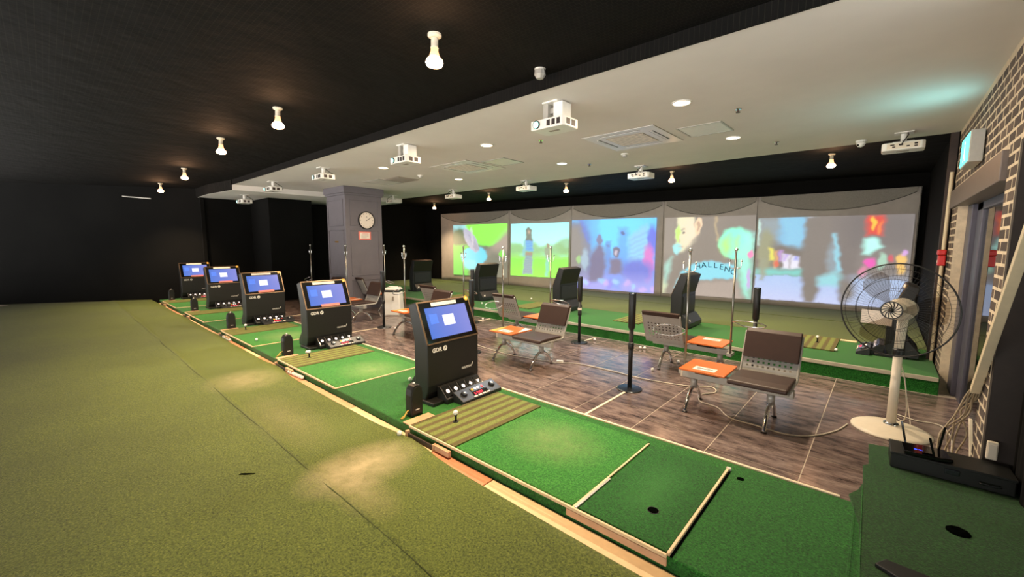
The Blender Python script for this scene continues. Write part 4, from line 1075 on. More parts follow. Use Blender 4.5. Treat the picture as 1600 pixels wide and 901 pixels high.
# ================================================================== bench units
PERF = None
def make_bench(label, loc, rz, paper=True, tint=None):
    t = thing('waiting_bench', label, 'bench', loc, rz, 'waiting benches with a side table')
    put('beam', G().box(-0.47, 0.52, -0.035, 0.035, 0.30, 0.37), 'silver', t, 0.004)
    put('beam_cap', G().box(-0.49, -0.468, -0.037, 0.037, 0.298, 0.372), 'offwhite', t, 0.004)
    for xl in (-0.36, 0.34):
        ls = put('leg_stem', G().cyl((xl, 0, 0.20), (xl, 0, 0.31), 0.034, 0.034, 14), 'silver', t, smooth=True)
        for s_ in (-1, 1):
            pth = smooth_path([(xl, 0.0, 0.215), (xl, s_ * 0.07, 0.20), (xl, s_ * 0.16, 0.13), (xl, s_ * 0.225, 0.035), (xl, s_ * 0.235, 0.012)])
            lg = put('leg', G().tube(pth, 0.019, 10), 'chrome', t, smooth=True)
            put('foot_pad', G().lathe([(0.024, 0), (0.024, 0.012), (0.018, 0.016)], 12, (xl, s_ * 0.235, 0)), 'rubber', lg)
    tb = put('table_top', G().box(-0.445, -0.01, -0.235, 0.235, 0.425, 0.445), 'orange', t, 0.006)
    put('table_bracket', G().prism([(-0.08, 0.37), (0.08, 0.37), (0.15, 0.425), (-0.15, 0.425)], 'x', -0.33, -0.10), 'rubber', t, 0.004)
    if paper:
        put('notice_sheet', G().box(-0.33, -0.12, -0.17, -0.05, 0.445, 0.4465), 'paper', tb)
        put('printed_line', G().box(-0.30, -0.15, -0.12, -0.10, 0.4465, 0.447), 'ventdark', tb)
    if tint:
        put('notice_sheet', G().add([(-0.435, -0.22, 0.446), (-0.33, -0.22, 0.446), (-0.40, 0.10, 0.446), (-0.435, 0.14, 0.446)], [(0, 1, 2, 3)]), 'strap', tb)  # yellowish wedge paints a reflection onto the table top
        put('notice_sheet', G().add([(-0.15, 0.23, 0.446), (-0.02, 0.23, 0.446), (-0.02, -0.08, 0.446)], [(0, 1, 2)]), 'paper', tb)  # white wedge, likewise a reflection painted on the table
    put('seat_pan', G().box(0.01, 0.50, -0.22, 0.24, 0.375, 0.395), 'silver', t, 0.006)
    put('seat_bracket', G().box(0.18, 0.34, -0.12, 0.12, 0.365, 0.378), 'silver', t, 0.004)
    put('seat', G().prism([(-0.245, 0.385), (-0.25, 0.41), (-0.235, 0.432), (-0.10, 0.438), (0.22, 0.425), (0.26, 0.42), (0.26, 0.395), (-0.22, 0.393)], 'x', 0.012, 0.498), 'leather', t, 0.014, 3)
    # perforated steel back shell
    g = G()
    zt, zb_ = 0.79, 0.44
    def by(z): return 0.30 + 0.16 * (z - 0.43) / 0.37 + 0.0
    nx, rows = 13, 6
    def strip(x0, x1, z0, z1):
        g.hexa([(x0, by(z0), z0), (x1, by(z0), z0), (x1, by(z1), z1), (x0, by(z1), z1)], [(x0, by(z0) + 0.006, z0), (x1, by(z0) + 0.006, z0), (x1, by(z1) + 0.006, z1), (x0, by(z1) + 0.006, z1)])
    strip(0.015, 0.495, 0.69, zt)
    zz = [0.45 + 0.04 * i for i in range(7)]
    strip(0.015, 0.495, zb_, 0.45)
    for i in range(6):
        strip(0.015, 0.495, zz[i] + 0.019, zz[i + 1])
        hx = [0.06 + 0.047 * j for j in range(9)]
        prev = 0.015
        for h in hx:
            strip(prev, h - 0.010, zz[i], zz[i] + 0.019); prev = h + 0.010
        strip(prev, 0.495, zz[i], zz[i] + 0.019)
    put('back_shell', g, 'silver', t)
    put('back_curve', G().prism([(0.22, 0.377), (0.28, 0.385), (0.302, 0.42), (0.306, 0.45), (0.300, 0.45), (0.292, 0.425), (0.275, 0.395), (0.22, 0.39)], 'x', 0.015, 0.495), 'silver', t)
    for xs_ in (0.008, 0.502):
        put('side_frame', G().tube(smooth_path([(xs_, -0.2, 0.385), (xs_, 0.15, 0.383), (xs_, 0.265, 0.39), (xs_, 0.305, 0.45), (xs_, by(0.6), 0.6), (xs_, by(0.79), 0.79)]), 0.011, 8), 'silver', t, smooth=True)
    put('backrest', G().prism([(by(0.545) - 0.045, 0.545), (by(0.80) - 0.05, 0.80), (by(0.815) - 0.02, 0.83), (by(0.815) + 0.032, 0.82), (by(0.76) + 0.026, 0.765), (by(0.77) - 0.002, 0.77), (by(0.545) - 0.002, 0.545)], 'x', 0.012, 0.498), 'leather', t, 0.010, 3)
    # coat pole fixed at the table end
    pl = put('coat_pole', G().cyl((-0.505, 0.125, 0.30), (-0.505, 0.125, 1.62), 0.0125, 0.0125, 12), 'polesteel', t, smooth=True)
    put('pole_clamp', G().box(-0.525, -0.465, 0.0, 0.145, 0.315, 0.355), 'silver', t, 0.004)
    put('pole_finial', G().ball((-0.505, 0.125, 1.635), 0.022, 12, 8), 'chrome', pl, smooth=True)
    for s_ in (-1, 1):
        hk = put('coat_hook', G().tube(smooth_path([(-0.505, 0.125, 1.42), (-0.505 + s_ * 0.03, 0.125, 1.405), (-0.505 + s_ * 0.06, 0.125, 1.43), (-0.505 + s_ * 0.066, 0.125, 1.49)]), 0.006, 6), 'chrome', pl, smooth=True)
        put('coat_hook_knob', G().ball((-0.505 + s_ * 0.066, 0.125, 1.50), 0.013, 10, 6), 'chrome', pl, smooth=True)
    for dz in (0.0,):
        lp = smooth_path([(-0.505, 0.125 + 0.01, 0.755), (-0.62, 0.125 + 0.07, 0.785), (-0.80, 0.125 + 0.08, 0.785), (-0.87, 0.125, 0.745), (-0.80, 0.125 - 0.08, 0.705), (-0.62, 0.125 - 0.07, 0.705), (-0.505, 0.125 - 0.01, 0.755)])
        put('umbrella_loop', G().tube(lp, 0.007, 6), 'chrome', pl, smooth=True)
    return t
NB = [-1.045, -3.775, -6.37, -8.70, -10.60]
BB = [-1.85, -4.62, -6.78, -9.70]
make_bench('brown waiting bench with orange side table nearest the fan, facing the camera', (NB[0], 4.45, 0), 0)
b2 = make_bench('brown waiting bench behind the nearest kiosk, its orange table reflecting green', (NB[1], 4.45, 0), 0, paper=True, tint=True)
dup(b2, (NB[2], 4.45, 0), 0, 'brown waiting bench whose orange table shows just left of the nearest kiosk screen')
dup(b2, (NB[3], 4.45, 0), 0, 'brown waiting bench with orange table in front of the grey pillar')
dup(b2, (NB[4], 4.45, 0), 0, 'waiting bench left of the pillar, mostly hidden behind the lit kiosks')
bb = make_bench('waiting bench turned away, perforated steel back showing left of the orange table nearest the fan', (BB[0], 5.68, 0), PI)
dup(bb, (BB[1], 5.68, 0), PI, 'waiting bench turned away with perforated steel back, behind the bench by the nearest kiosk')
dup(bb, (BB[2], 5.68, 0), PI, 'waiting bench turned away, just above the screen of the nearest kiosk')
dup(bb, (BB[3], 5.68, 0), PI, 'waiting bench turned away beside the white air purifier')

# ================================================================== black posts, floor strips
def make_post(label, loc, h=1.13):
    t = thing('club_post', label, 'post', loc, 0, 'black posts on round bases')
    put('base_plate', G().lathe([(0.145, 0), (0.145, 0.008), (0.138, 0.014), (0.03, 0.018), (0, 0.018)], 36), 'metalbase', t)
    put('lower_tube', G().cyl((0, 0, 0.015), (0, 0, h * 0.68), 0.025, n=16), 'rubber', t, smooth=True)
    put('collar', G().lathe([(0.025, 0), (0.034, 0.008), (0.034, 0.075), (0.025, 0.085)], 16, (0, 0, h * 0.42)), 'kiosk', t, smooth=True)
    put('upper_sleeve', G().lathe([(0.027, 0), (0.040, 0.025), (0.042, h * 0.36), (0.038, h * 0.37), (0, h * 0.37)], 16, (0, 0, h * 0.63)), 'kiosk', t, smooth=True)
    put('top_cap', G().lathe([(0.042, 0), (0.042, 0.012), (0.036, 0.018), (0, 0.018)], 16, (0, 0, h * 0.995)), 'metalbase', t)
    return t
p0 = make_post('black post on a round base standing nearest the camera, between the benches', (-2.13, 4.46, 0))
for (x, y, lb) in ((-4.72, 4.34, 'black post right behind the nearest kiosk'), (-7.47, 4.46, 'black post in front of the white air purifier'),
                   (-3.83, 6.02, 'black post with a white band, in front of a kiosk seen from behind'), (-6.55, 6.05, 'thin black post rising behind the post by the nearest kiosk'),
                   (-1.20, 6.10, 'black post behind the bench nearest the fan')):
    q = dup(p0, (x, y, 0), 0, lb)
    if x == -3.83:
        put('white_band', G().lathe([(0.0345, 0), (0.0345, 0.035)], 16, (0, 0, 0.57)), 'paper', q)
for (x, y0, y1, lb) in ((-2.12, 3.2, 4.33, 'white strip on the floor leading to the nearest black post'), (-4.74, 3.2, 4.2, 'white floor strip behind the nearest kiosk'), (-7.48, 3.2, 4.35, 'white floor strip behind the second kiosk'),
                        (-10.2, 3.2, 4.4, 'white floor strip behind the middle lit kiosk'), (-3.83, 6.14, 6.58, 'short white floor strip at the post with a white band'), (-6.55, 6.17, 6.58, 'short white floor strip under the far riser near the hidden post')):
    tag(put('floor_strip', G().box(-0.013, 0.013, 0, y1 - y0, 0, 0.006), 'cream', None, 0.002, loc=(x, y0, 0.0005)), lb, 'strip', 'white floor strips')

# ================================================================== golf balls lying about
def ball(x, y, z, lb):
    tag(put('golf_ball', G().ball((0, 0, 0), 0.0225), 'ball', None, smooth=True, loc=(x, y, z + 0.0225)), lb, 'ball', 'loose golf balls')
for x, y, lb in ((-2.80, 6.36, 'golf ball touching another on the floor before the far riser, right one'), (-2.86, 6.33, 'golf ball touching another on the floor before the far riser, left one'),
                 (-2.22, 5.32, 'golf ball alone on the floor right of the nearest black post'), (-2.10, 5.93, 'golf ball by the leg of the turned-away bench nearest the fan'),
                 (-3.70, 6.32, 'golf ball on the floor beside the post with a white band'), (-6.60, 6.40, 'golf ball on the floor right of the post behind the nearest kiosk')):
    ball(x, y, 0.0, lb)
for x, y, lb in ((-3.88, 2.62, 'golf ball on the mat edge just left of the nearest kiosk'), (-7.29, 2.11, 'golf ball on the turf in front of the middle lit kiosk'), (-5.93, 2.33, 'golf ball between the second kiosk and its speaker')):
    ball(x, y, HP + 0.006, lb)
ball(-2.93, 1.865, 0.09, 'golf ball in the gap below the nearest striped mat')
for i in range(7):
    ball(-5.42 + 0.058 * i, 1.905 + 0.003 * i, 0.079, 'golf ball lined up in the gutter below the second striped mat')
for i in range(6):
    ball(-8.3 + 0.07 * i, 1.912, 0.079, 'golf ball lying in the gutter below the third striped mat')
for x, y, lb in ((-7.35, 7.1, 'golf ball on the far platform before the kiosk by the green field screen'), (-4.95, 7.05, 'golf ball on the far platform right of the kiosk before the blue screen'), (-7.0, 8.6, 'golf ball on the range turf left of the blue screen kiosk'),
                 (-0.42, 7.33, 'golf ball beside the plywood of the rightmost far mat'), (0.2, 7.2, 'golf ball on the far platform behind the fan column')):
    ball(x, y, HF + 0.002, lb)
for i in range(6):
    ball(-1.40 + 0.062 * i, 7.15 + (0.02 if i % 2 else 0), HF + 0.002, 'golf ball in the row by the post behind the nearest bench')

# far bay mats
for k, (x, lb, lb2) in enumerate(((0.0, 'striped turf mat on the far platform left of the fan', 'plywood board at the right end of the far platform'), (-2.9, 'striped turf mat before the kiosk at the lettered screen', 'plywood board by the kiosk at the lettered screen'),
                           (-5.55, 'striped turf mat before the kiosk at the blue screen', 'plywood board by the kiosk at the blue screen'), (-8.2, 'striped turf mat before the kiosk at the green screens', 'plywood board by the kiosk at the green screens'))):
    mat_thing('striped_mat', x - 0.97, x - 0.44, 7.28, 8.28, HF, HF + 0.018, 'striped', lb, 'striped tee mats')
    tag(put('plywood_board', G().box(0, 0.2, 0, 0.10, 0, 0.012), 'ply2', None, 0.003, loc=(x - 0.43, 8.18, HF)), lb2, 'board', 'plywood patches')
te = thing('golf_tee', 'black tee on the far striped mat left of the fan', 'tee', (-0.68, 7.75, HF + 0.018), 0, 'rubber tees')
put('tee_base', G().lathe([(0.026, 0), (0.024, 0.004), (0.0, 0.005)], 16), 'rubber', te)
put('tee_shaft', G().lathe([(0.012, 0.003), (0.009, 0.02), (0.011, 0.055), (0.015, 0.062), (0.0, 0.058)], 14), 'rubber', te, smooth=True)
tag(put('golf_ball', G().ball((0, 0, 0), 0.0225), 'ball', None, smooth=True, loc=(-0.68, 7.75, HF + 0.018 + 0.081)), 'golf ball teed up on the far striped mat left of the fan', 'ball', 'teed golf balls')

# ================================================================== floor cable and small floor things
cp = [(-5.18, 4.72), (-4.26, 4.61), (-3.58, 4.7), (-3.37, 4.76), (-3.12, 4.91), (-2.57, 4.93), (-2.2, 4.9), (-1.68, 5.0), (-1.44, 5.16), (-1.34, 5.01), (-1.44, 4.80), (-1.37, 4.59), (-1.19, 4.54), (-1.02, 4.35), (-0.79, 4.32), (-0.54, 4.3), (-0.36, 4.43), (-0.22, 4.69), (-0.15, 4.95)]
tag(put('extension_cable', G().tube(smooth_path([(a, b, 0.008) for a, b in cp], 8), 0.0065, 6), 'whitecable', None, smooth=True), 'white extension cable winding across the tile floor to the fan', 'cable')
tag(put('cable_connector', G().box(-0.05, 0.05, -0.022, 0.022, 0, 0.035), 'white', None, 0.008, loc=(-3.37, 4.80, 0.0), rz=0.5), 'white plug connector on the floor cable by the bench leg', 'connector')

ap = thing('air_purifier', 'white air purifier standing in front of the grey pillar', 'air purifier', (-8.62, 5.42, 0), math.radians(40))
def frust(a0, b0, z0, a1, b1, z1):
    return G().hexa([(-a0, -b0, z0), (a0, -b0, z0), (a0, b0, z0), (-a0, b0, z0)], [(-a1, -b1, z1), (a1, -b1, z1), (a1, b1, z1), (-a1, b1, z1)])
put('body', frust(0.21, 0.17, 0.0, 0.185, 0.15, 0.56), 'white', ap, 0.03, 3)
put('intake_band', frust(0.183, 0.148, 0.555, 0.18, 0.146, 0.60), 'kiosk2', ap, 0.008)
put('top_cover', frust(0.19, 0.155, 0.60, 0.15, 0.12, 0.66), 'white', ap, 0.02, 3)
put('fan_ring', G().tube([(0.10 * math.cos(i * PI / 12), 0.10 * math.sin(i * PI / 12), 0.665) for i in range(24)], 0.012, 6, True), 'white', ap, smooth=True)
put('vent_mark', G().box(0.02, 0.06, -0.172, -0.160, 0.36, 0.46), 'grille', ap)
put('power_cord', G().tube(smooth_path([(0.15, -0.14, 0.03), (0.25, -0.2, 0.01), (0.4, -0.25, 0.006), (0.5, -0.1, 0.006)]), 0.005, 6), 'rubber', ap, smooth=True)

ck = thing('wall_clock', 'round white clock with dark rim on the grey pillar', 'clock', (-9.998, 5.55, 2.27))
put('rim', G().lathe([(0.0, 0.0), (0.225, 0.0), (0.225, 0.04), (0.205, 0.045), (0.20, 0.03)], 40, (0, 0, 0), (1, 0, 0)), 'rubber', ck)
put('dial', G().lathe([(0.203, 0.0), (0.203, 0.003)], 40, (0.028, 0, 0), (1, 0, 0)), 'paper', ck)
for i in range(12):
    a = 2 * PI * i / 12
    put('hour_mark', G().box(0.031, 0.033, 0.17 * math.sin(a) - 0.008, 0.17 * math.sin(a) + 0.008, 0.17 * math.cos(a) - 0.008, 0.17 * math.cos(a) + 0.008), 'ventdark', ck)
def hand(a, L, wd):
    d = Vector((0, math.sin(a), math.cos(a))); s_ = Vector((0, math.cos(a), -math.sin(a))) * wd
    p = [(-d * 0.02 - s_), (-d * 0.02 + s_), (d * L + s_ * 0.5), (d * L - s_ * 0.5)]
    x_ = Vector((0.034, 0, 0))
    return G().hexa([q + x_ for q in p], [q + x_ + Vector((0.002, 0, 0)) for q in p])
put('hour_hand', hand(math.radians(62), 0.10, 0.007), 'rubber', ck)
put('minute_hand', hand(math.radians(58), 0.155, 0.005), 'rubber', ck)
text('dial_lettering', 'R', 0.05, 'ventdark', ck, frame((0.032, -0.015, 0.07), (0, 1, 0), (0, 0, 1)), 0.0005)
sg = thing('notice_sign', 'small red-framed white notice under the pillar clock', 'sign', (-9.998, 5.495, 1.88))
put('frame_board', G().box(0, 0.010, -0.17, 0.17, -0.105, 0.105), 'pink', sg, 0.003)
put('sheet', G().box(0.010, 0.013, -0.135, 0.135, -0.075, 0.08), 'paper', sg)
for i in range(4):
    put('printed_line', G().box(0.013, 0.0135, -0.10 + 0.03 * (i == 0), 0.10 - 0.05 * (i == 3), 0.045 - 0.033 * i, 0.055 - 0.033 * i), 'red' if i == 0 else 'grille', sg)
tag(put('wall_sticker', G().box(-0.09, 0.09, -0.004, 0, -0.02, 0.02), 'brass', None, loc=(-10.5, 4.997, 1.72)), 'small brass plate on the dark side of the pillar', 'plate')

# ================================================================== projectors
def make_projector(label, loc, rz, tall):
    """lens side faces local -y; origin at the ceiling"""
    t = thing('projector', label, 'projector', loc, rz, 'white ceiling projectors')
    top = -0.17 if tall else -0.13
    put('ceiling_plate', G().box(-0.09, 0.09, -0.09, 0.09, -0.014, 0), 'white', t, 0.003)
    if tall:
        put('mount_box', G().box(0.02, 0.13, -0.05, 0.10, top, -0.012), 'white', t, 0.004)
        put('mount_bracket', G().box(-0.10, -0.04, -0.06, 0.06, top, -0.012).box(-0.04, 0.02, -0.02, 0.02, -0.10, -0.05), 'silver', t, 0.003)
    else:
        put('mount_column', G().cyl((0, 0, top), (0, 0, -0.012), 0.03, n=14), 'white', t)
        put('mount_bracket', G().box(-0.10, 0.10, -0.015, 0.015, top, top + 0.03).box(-0.015, 0.015, -0.09, 0.09, top, top + 0.03), 'silver', t, 0.003)
    hz = top - 0.095
    body = put('body', G().prism([(-0.20, -0.13), (0.18, -0.13), (0.20, -0.10), (0.20, 0.12), (0.17, 0.14), (-0.17, 0.14), (-0.20, 0.11)], 'z', hz, top), 'white', t, 0.010)
    ln = put('lens_barrel', G().cyl((-0.12, -0.10, hz + 0.05), (-0.12, -0.148, hz + 0.048), 0.042, 0.038, 20), 'kiosk2', t)
    put('lens_glass', G().lathe([(0.034, 0), (0.02, 0.007), (0, 0.009)], 20, (-0.12, -0.147, hz + 0.048), (0, -1, 0)), 'lens', ln)
    for i in range(3):
        put('front_vent', G().box(0.0 + 0.06 * i, 0.04 + 0.06 * i, -0.133, -0.128, hz + 0.02, hz + 0.075), 'ventdark', t)
    for i in range(2):
        put('side_vent', G().box(0.198, 0.203, -0.08 + 0.09 * i, -0.02 + 0.09 * i, hz + 0.02, hz + 0.075), 'darkwood', t)
    pp = put('port_panel', G().box(-0.15, 0.15, 0.138, 0.143, hz + 0.015, hz + 0.08), 'offwhite', t)
    for (a, b, c, d) in ((-0.13, -0.10, 0.05, 0.07), (-0.13, -0.10, 0.025, 0.04), (-0.06, -0.03, 0.03, 0.045), (0.0, 0.04, 0.05, 0.07), (0.07, 0.10, 0.03, 0.045), (0.08, 0.12, 0.055, 0.07)):
        put('port', G().box(a, b, 0.143, 0.145, hz + c, hz + d), 'ventdark', pp)
    put('signal_cable', G().tube(smooth_path([(0.02, 0.145, hz + 0.06), (0.02, 0.19, hz + 0.05), (-0.02, 0.2, top + 0.03), (-0.04, 0.12, -0.05), (-0.03, 0.05, -0.005)]), 0.006, 6), 'rubber', t, smooth=True)
    put('maker_label', G().box(-0.06, 0.06, -0.02, 0.02, hz - 0.0015, hz + 0.001), 'grille', t)
    return t
a0 = make_projector('white projector on a tall box mount, nearest on the white ceiling', (-2.57, 3.50, ZC), 0, True)
dup(a0, (-5.25, 3.56, ZC), 0, 'white projector on a tall box mount, second along the ceiling edge')
a1 = make_projector('white projector, third along the black ceiling edge, left of the pillar', (-7.95, 3.58, ZC), 0, False)
dup(a1, (-10.6, 3.60, ZC), 0, 'white projector, fourth along the black ceiling edge')
dup(a1, (-12.9, 3.66, 2.96), 0, 'white projector hanging below the left soffit, farthest of the near row')
dup(a1, (0.06, 7.28, ZC), PI, 'white projector at the right end by the brick wall')
dup(a1, (-3.40, 7.28, ZC), PI, 'white projector over the lettered screen, right of the smoke detector')
dup(a1, (-6.10, 7.28, ZC), PI, 'white projector over the middle blue screen')
dup(a1, (-8.60, 7.28, ZC), PI, 'white projector over the green field screens')
dup(a1, (-11.0, 7.0, ZC), PI, 'white projector half hidden behind the grey pillar')

# ================================================================== hanging reflector bulbs
def lamp_light(name, parent, kind, energy, col, loc, size=0.05, angle=2.4, blend=0.6, rot=None):
    l = bpy.data.lights.new(name, kind); l.energy = energy; l.color = col
    if kind == 'SPOT':
        l.spot_size = angle; l.spot_blend = blend; l.shadow_soft_size = size
    elif kind == 'AREA':
        l.shape = 'DISK'; l.size = size
    else:
        l.shadow_soft_size = size
    o = bpy.data.objects.new(name, l); COL.objects.link(o); o.parent = parent; o.location = loc
    if rot: o.rotation_euler = rot
    return o
WARM = (1.0, 0.70, 0.42)
def make_bulb(label, loc, rz, energy, tilt):
    t = thing('reflector_bulb', label, 'lamp', loc, rz, 'glowing reflector bulbs on the black ceilings')
    ax = Vector((0, math.sin(tilt), -math.cos(tilt)))
    put('ceiling_rose', G().lathe([(0.05, 0), (0.05, -0.015), (0.035, -0.025), (0, -0.025)], 20), 'offwhite', t)
    put('socket', G().lathe([(0.022, 0), (0.026, 0.02), (0.026, 0.07), (0.03, 0.075)], 16, (0, 0, -0.02), ax), 'offwhite', t, smooth=True)
    put('bulb_neck', G().lathe([(0.026, 0.0), (0.028, 0.03), (0.04, 0.07)], 18, Vector((0, 0, -0.02)) + ax * 0.07, ax), 'bulbneck', t, smooth=True)
    put('bulb_globe', G().lathe([(0.04, 0.0), (0.058, 0.02), (0.064, 0.04), (0.055, 0.058), (0.03, 0.068), (0.0, 0.071)], 20, Vector((0, 0, -0.02)) + ax * 0.14, ax), 'bulb', t, smooth=True)
    lp = Vector((0, 0, -0.02)) + ax * 0.26
    lamp_light('bulb_light', t, 'SPOT', energy, WARM, lp, 0.05, math.radians(114), 1.0, (tilt, 0, 0))
    lamp_light('bulb_spill', t, 'POINT', energy * 0.02, (1.0, 0.5, 0.25), Vector((0, 0, -0.02)) + ax * 0.25, 0.03)
    return t
nb = [(-2.55, 2.0), (-5.2, 1.86), (-7.3, 1.82), (-10.8, 2.02), (-14.0, 2.1)]
nl = ['glowing bulb nearest the camera under the black netting', 'second glowing bulb along the near black ceiling', 'middle glowing bulb of the near black ceiling row', 'fourth glowing bulb of the near black ceiling row', 'farthest glowing bulb of the near black ceiling row']
for (x, y), lb in zip(nb, nl):
    make_bulb(lb, (x, y, ZB), 0, BULB_W, -0.03)
fb = [(-0.79, 8.86), (-3.43, 8.80), (-6.09, 8.83), (-8.99, 8.99), (-12.8, 9.9)]
fl = ['glowing bulb above the rightmost projection screen', 'glowing bulb above the lettered projection screen', 'glowing bulb above the blue city screen', 'glowing bulb above the green field screen', 'glowing bulb at the far left beside the pillar, over the leftmost screen']
for (x, y), lb in zip(fb, fl):
    make_bulb(lb, (x, y, ZB), 0, FARBULB_W, 0.0)

# ================================================================== recessed downlights
def make_down(label, loc, cool=False):
    t = thing('downlight', label, 'lamp', loc, 0, 'recessed round ceiling downlights')
    put('trim_ring', G().lathe([(0.095, 0), (0.095, -0.006), (0.082, -0.008), (0.080, 0)], 28), 'white', t)
    put('diffuser', G().lathe([(0.081, -0.002), (0.06, -0.010), (0.0, -0.014)], 28), 'downcool' if cool else 'down', t, smooth=True)
    lamp_light('downlight_light', t, 'AREA', DOWN_W, (0.9, 0.95, 1.0) if cool else (1.0, 0.78, 0.54), (0, 0, -0.02), 0.15)
    return t
dls = [(-1.62, 4.32, 'large warm ceiling downlight nearest the brick wall, front row', 0), (-4.36, 4.32, 'warm ceiling downlight in the front row, left of the nearest projector', 0), (-7.09, 4.32, 'warm ceiling downlight near the pillar, front row', 0),
       (-1.61, 6.15, 'warm ceiling downlight right of the square access panel', 0), (-4.34, 6.15, 'cool white ceiling downlight in the back row', 1), (-7.08, 6.15, 'warm ceiling downlight in the back row behind the air vent', 0)]
for x, y, lb, c in dls: make_down(lb, (x, y, ZC), c)

# ================================================================== ceiling fittings
def make_ac(label, loc):
    t = thing('ceiling_air_conditioner', label, 'air conditioner', loc, 0, 'ceiling cassette air conditioners')
    put('panel', G().box(-0.49, 0.49, -0.49, 0.49, -0.008, 0), 'white', t, 0.003)
    put('panel_gap', G().box(-0.50, 0.50, -0.50, 0.50, -0.003, 0), 'grille', t)
    put('intake_grille', G().box(-0.26, 0.26, -0.26, 0.26, -0.013, -0.007), 'grille', t, 0.003)
    for i in range(9):
        put('grille_slat', G().box(-0.25, 0.25, -0.235 + 0.055 * i, -0.215 + 0.055 * i, -0.016, -0.012), 'offwhite', t)
    for (a, b, c, d) in ((-0.27, 0.27, -0.40, -0.345), (-0.27, 0.27, 0.345, 0.40), (-0.40, -0.345, -0.27, 0.27), (0.345, 0.40, -0.27, 0.27)):
        sl = put('air_slot', G().box(a, b, c, d, -0.0095, -0.007), 'ventdark', t)
        if (b - a) > (d - c): put('louvre', G().box(a, b, c + 0.012, d - 0.014, -0.014, -0.0095), 'white', sl)
        else: put('louvre', G().box(a + 0.012, b - 0.014, c, d, -0.014, -0.0095), 'white', sl)
    return t
ac = make_ac('square ceiling air conditioner near the brick wall', (-2.64, 5.36, ZC))
dup(ac, (-5.87, 5.32, ZC), 0, 'square ceiling air conditioner in the middle of the white ceiling')
def make_panel(label, loc, w2):
    t = thing('access_panel', label, 'panel', loc, 0, 'ceiling access panels')
    g = G()
    for (a, b, c, d) in ((-w2, w2, -w2, -w2 + 0.02), (-w2, w2, w2 - 0.02, w2), (-w2, -w2 + 0.02, -w2, w2), (w2 - 0.02, w2, -w2, w2)):
        g.box(a, b, c, d, -0.010, 0)
    put('panel_frame', g, 'silver', t, 0.002)
    put('panel_door', G().box(-w2 + 0.024, w2 - 0.024, -w2 + 0.024, w2 - 0.024, -0.006, 0), 'white', t, 0.002)
    return t
pa = make_panel('square access panel right of the near ceiling air conditioner', (-1.76, 5.48, ZC), 0.26)
dup(pa, (-5.02, 5.36, ZC), 0, 'square access panel right of the middle ceiling air conditioner')
make_panel('larger access panel in the ceiling right of the pillar', (-8.75, 5.32, ZC), 0.33)
vg = thing('ceiling_vent', 'square beige air vent in the ceiling right of the pillar', 'vent', (-8.05, 5.35, ZC))
put('vent_frame', G().box(-0.27, 0.27, -0.27, 0.27, -0.012, 0), 'grille', vg, 0.003)
for i in range(10):
    put('vent_slat', G().box(-0.25, 0.25, -0.235 + 0.05 * i, -0.205 + 0.05 * i, -0.020, -0.011), 'grille', vg)
for (x, y, lb) in ((-3.14, 6.13, 'white smoke detector in front of the near air conditioner'), (-7.3, 5.3, 'small white smoke detector between the air vents')):
    s_ = thing('smoke_detector', lb, 'smoke detector', (x, y, ZC), 0, 'smoke detectors')
    put('base', G().lathe([(0.06, 0), (0.06, -0.015), (0.05, -0.02), (0, -0.02)], 20), 'white', s_)
    put('sensor_cap', G().lathe([(0.04, -0.018), (0.038, -0.045), (0.025, -0.055), (0, -0.055)], 20), 'silver', s_)
for (x, y, z, lb) in ((-1.25, 4.9, ZC, 'ceiling sprinkler head right of the large warm downlight'), (-1.23, 6.8, ZC, 'ceiling sprinkler head above the rightmost screen'), (-4.0, 6.5, ZC, 'ceiling sprinkler head beside the cool downlight'), (-3.6, 4.6, ZC, 'ceiling sprinkler head between the front downlights')):
    s_ = thing('sprinkler', lb, 'sprinkler', (x, y, z), 0, 'ceiling sprinklers')
    put('escutcheon', G().lathe([(0.035, 0), (0.03, -0.008), (0, -0.008)], 16), 'chrome', s_)
    put('nozzle', G().lathe([(0.010, -0.006), (0.010, -0.03), (0.022, -0.034), (0.022, -0.037), (0, -0.037)], 12), 'darkwood', s_)
s_ = thing('sprinkler_guard', 'small caged sprinkler on the black netting near the white edge', 'sprinkler', (-2.35, 2.98, ZB))
put('escutcheon', G().lathe([(0.05, 0), (0.045, -0.01), (0, -0.01)], 16), 'silver', s_)
put('cage', G().lathe([(0.045, -0.01), (0.05, -0.05), (0.03, -0.08), (0, -0.085)], 8), 'silver', s_)
cc = thing('cctv_camera', 'white dome camera at the white ceiling edge', 'camera', (-0.36, 7.45, ZC))
put('base', G().lathe([(0.06, 0), (0.06, -0.02), (0.055, -0.025), (0, -0.025)], 20), 'white', cc)
put('dome', G().lathe([(0.05, -0.02), (0.048, -0.05), (0.035, -0.075), (0, -0.09)], 20), 'white', cc, smooth=True)
put('lens', G().lathe([(0.014, 0), (0.012, 0.01), (0, 0.012)], 12, (-0.025, -0.03, -0.058), (-0.5, -0.6, -0.4)), 'bezel', cc)
tag(put('ceiling_bar', G().cyl((-15.5, 1.5, 2.93), (-15.2, 2.05, 2.89), 0.018, n=10), 'silver', None), 'thin pale bar high on the far left black wall', 'bar')

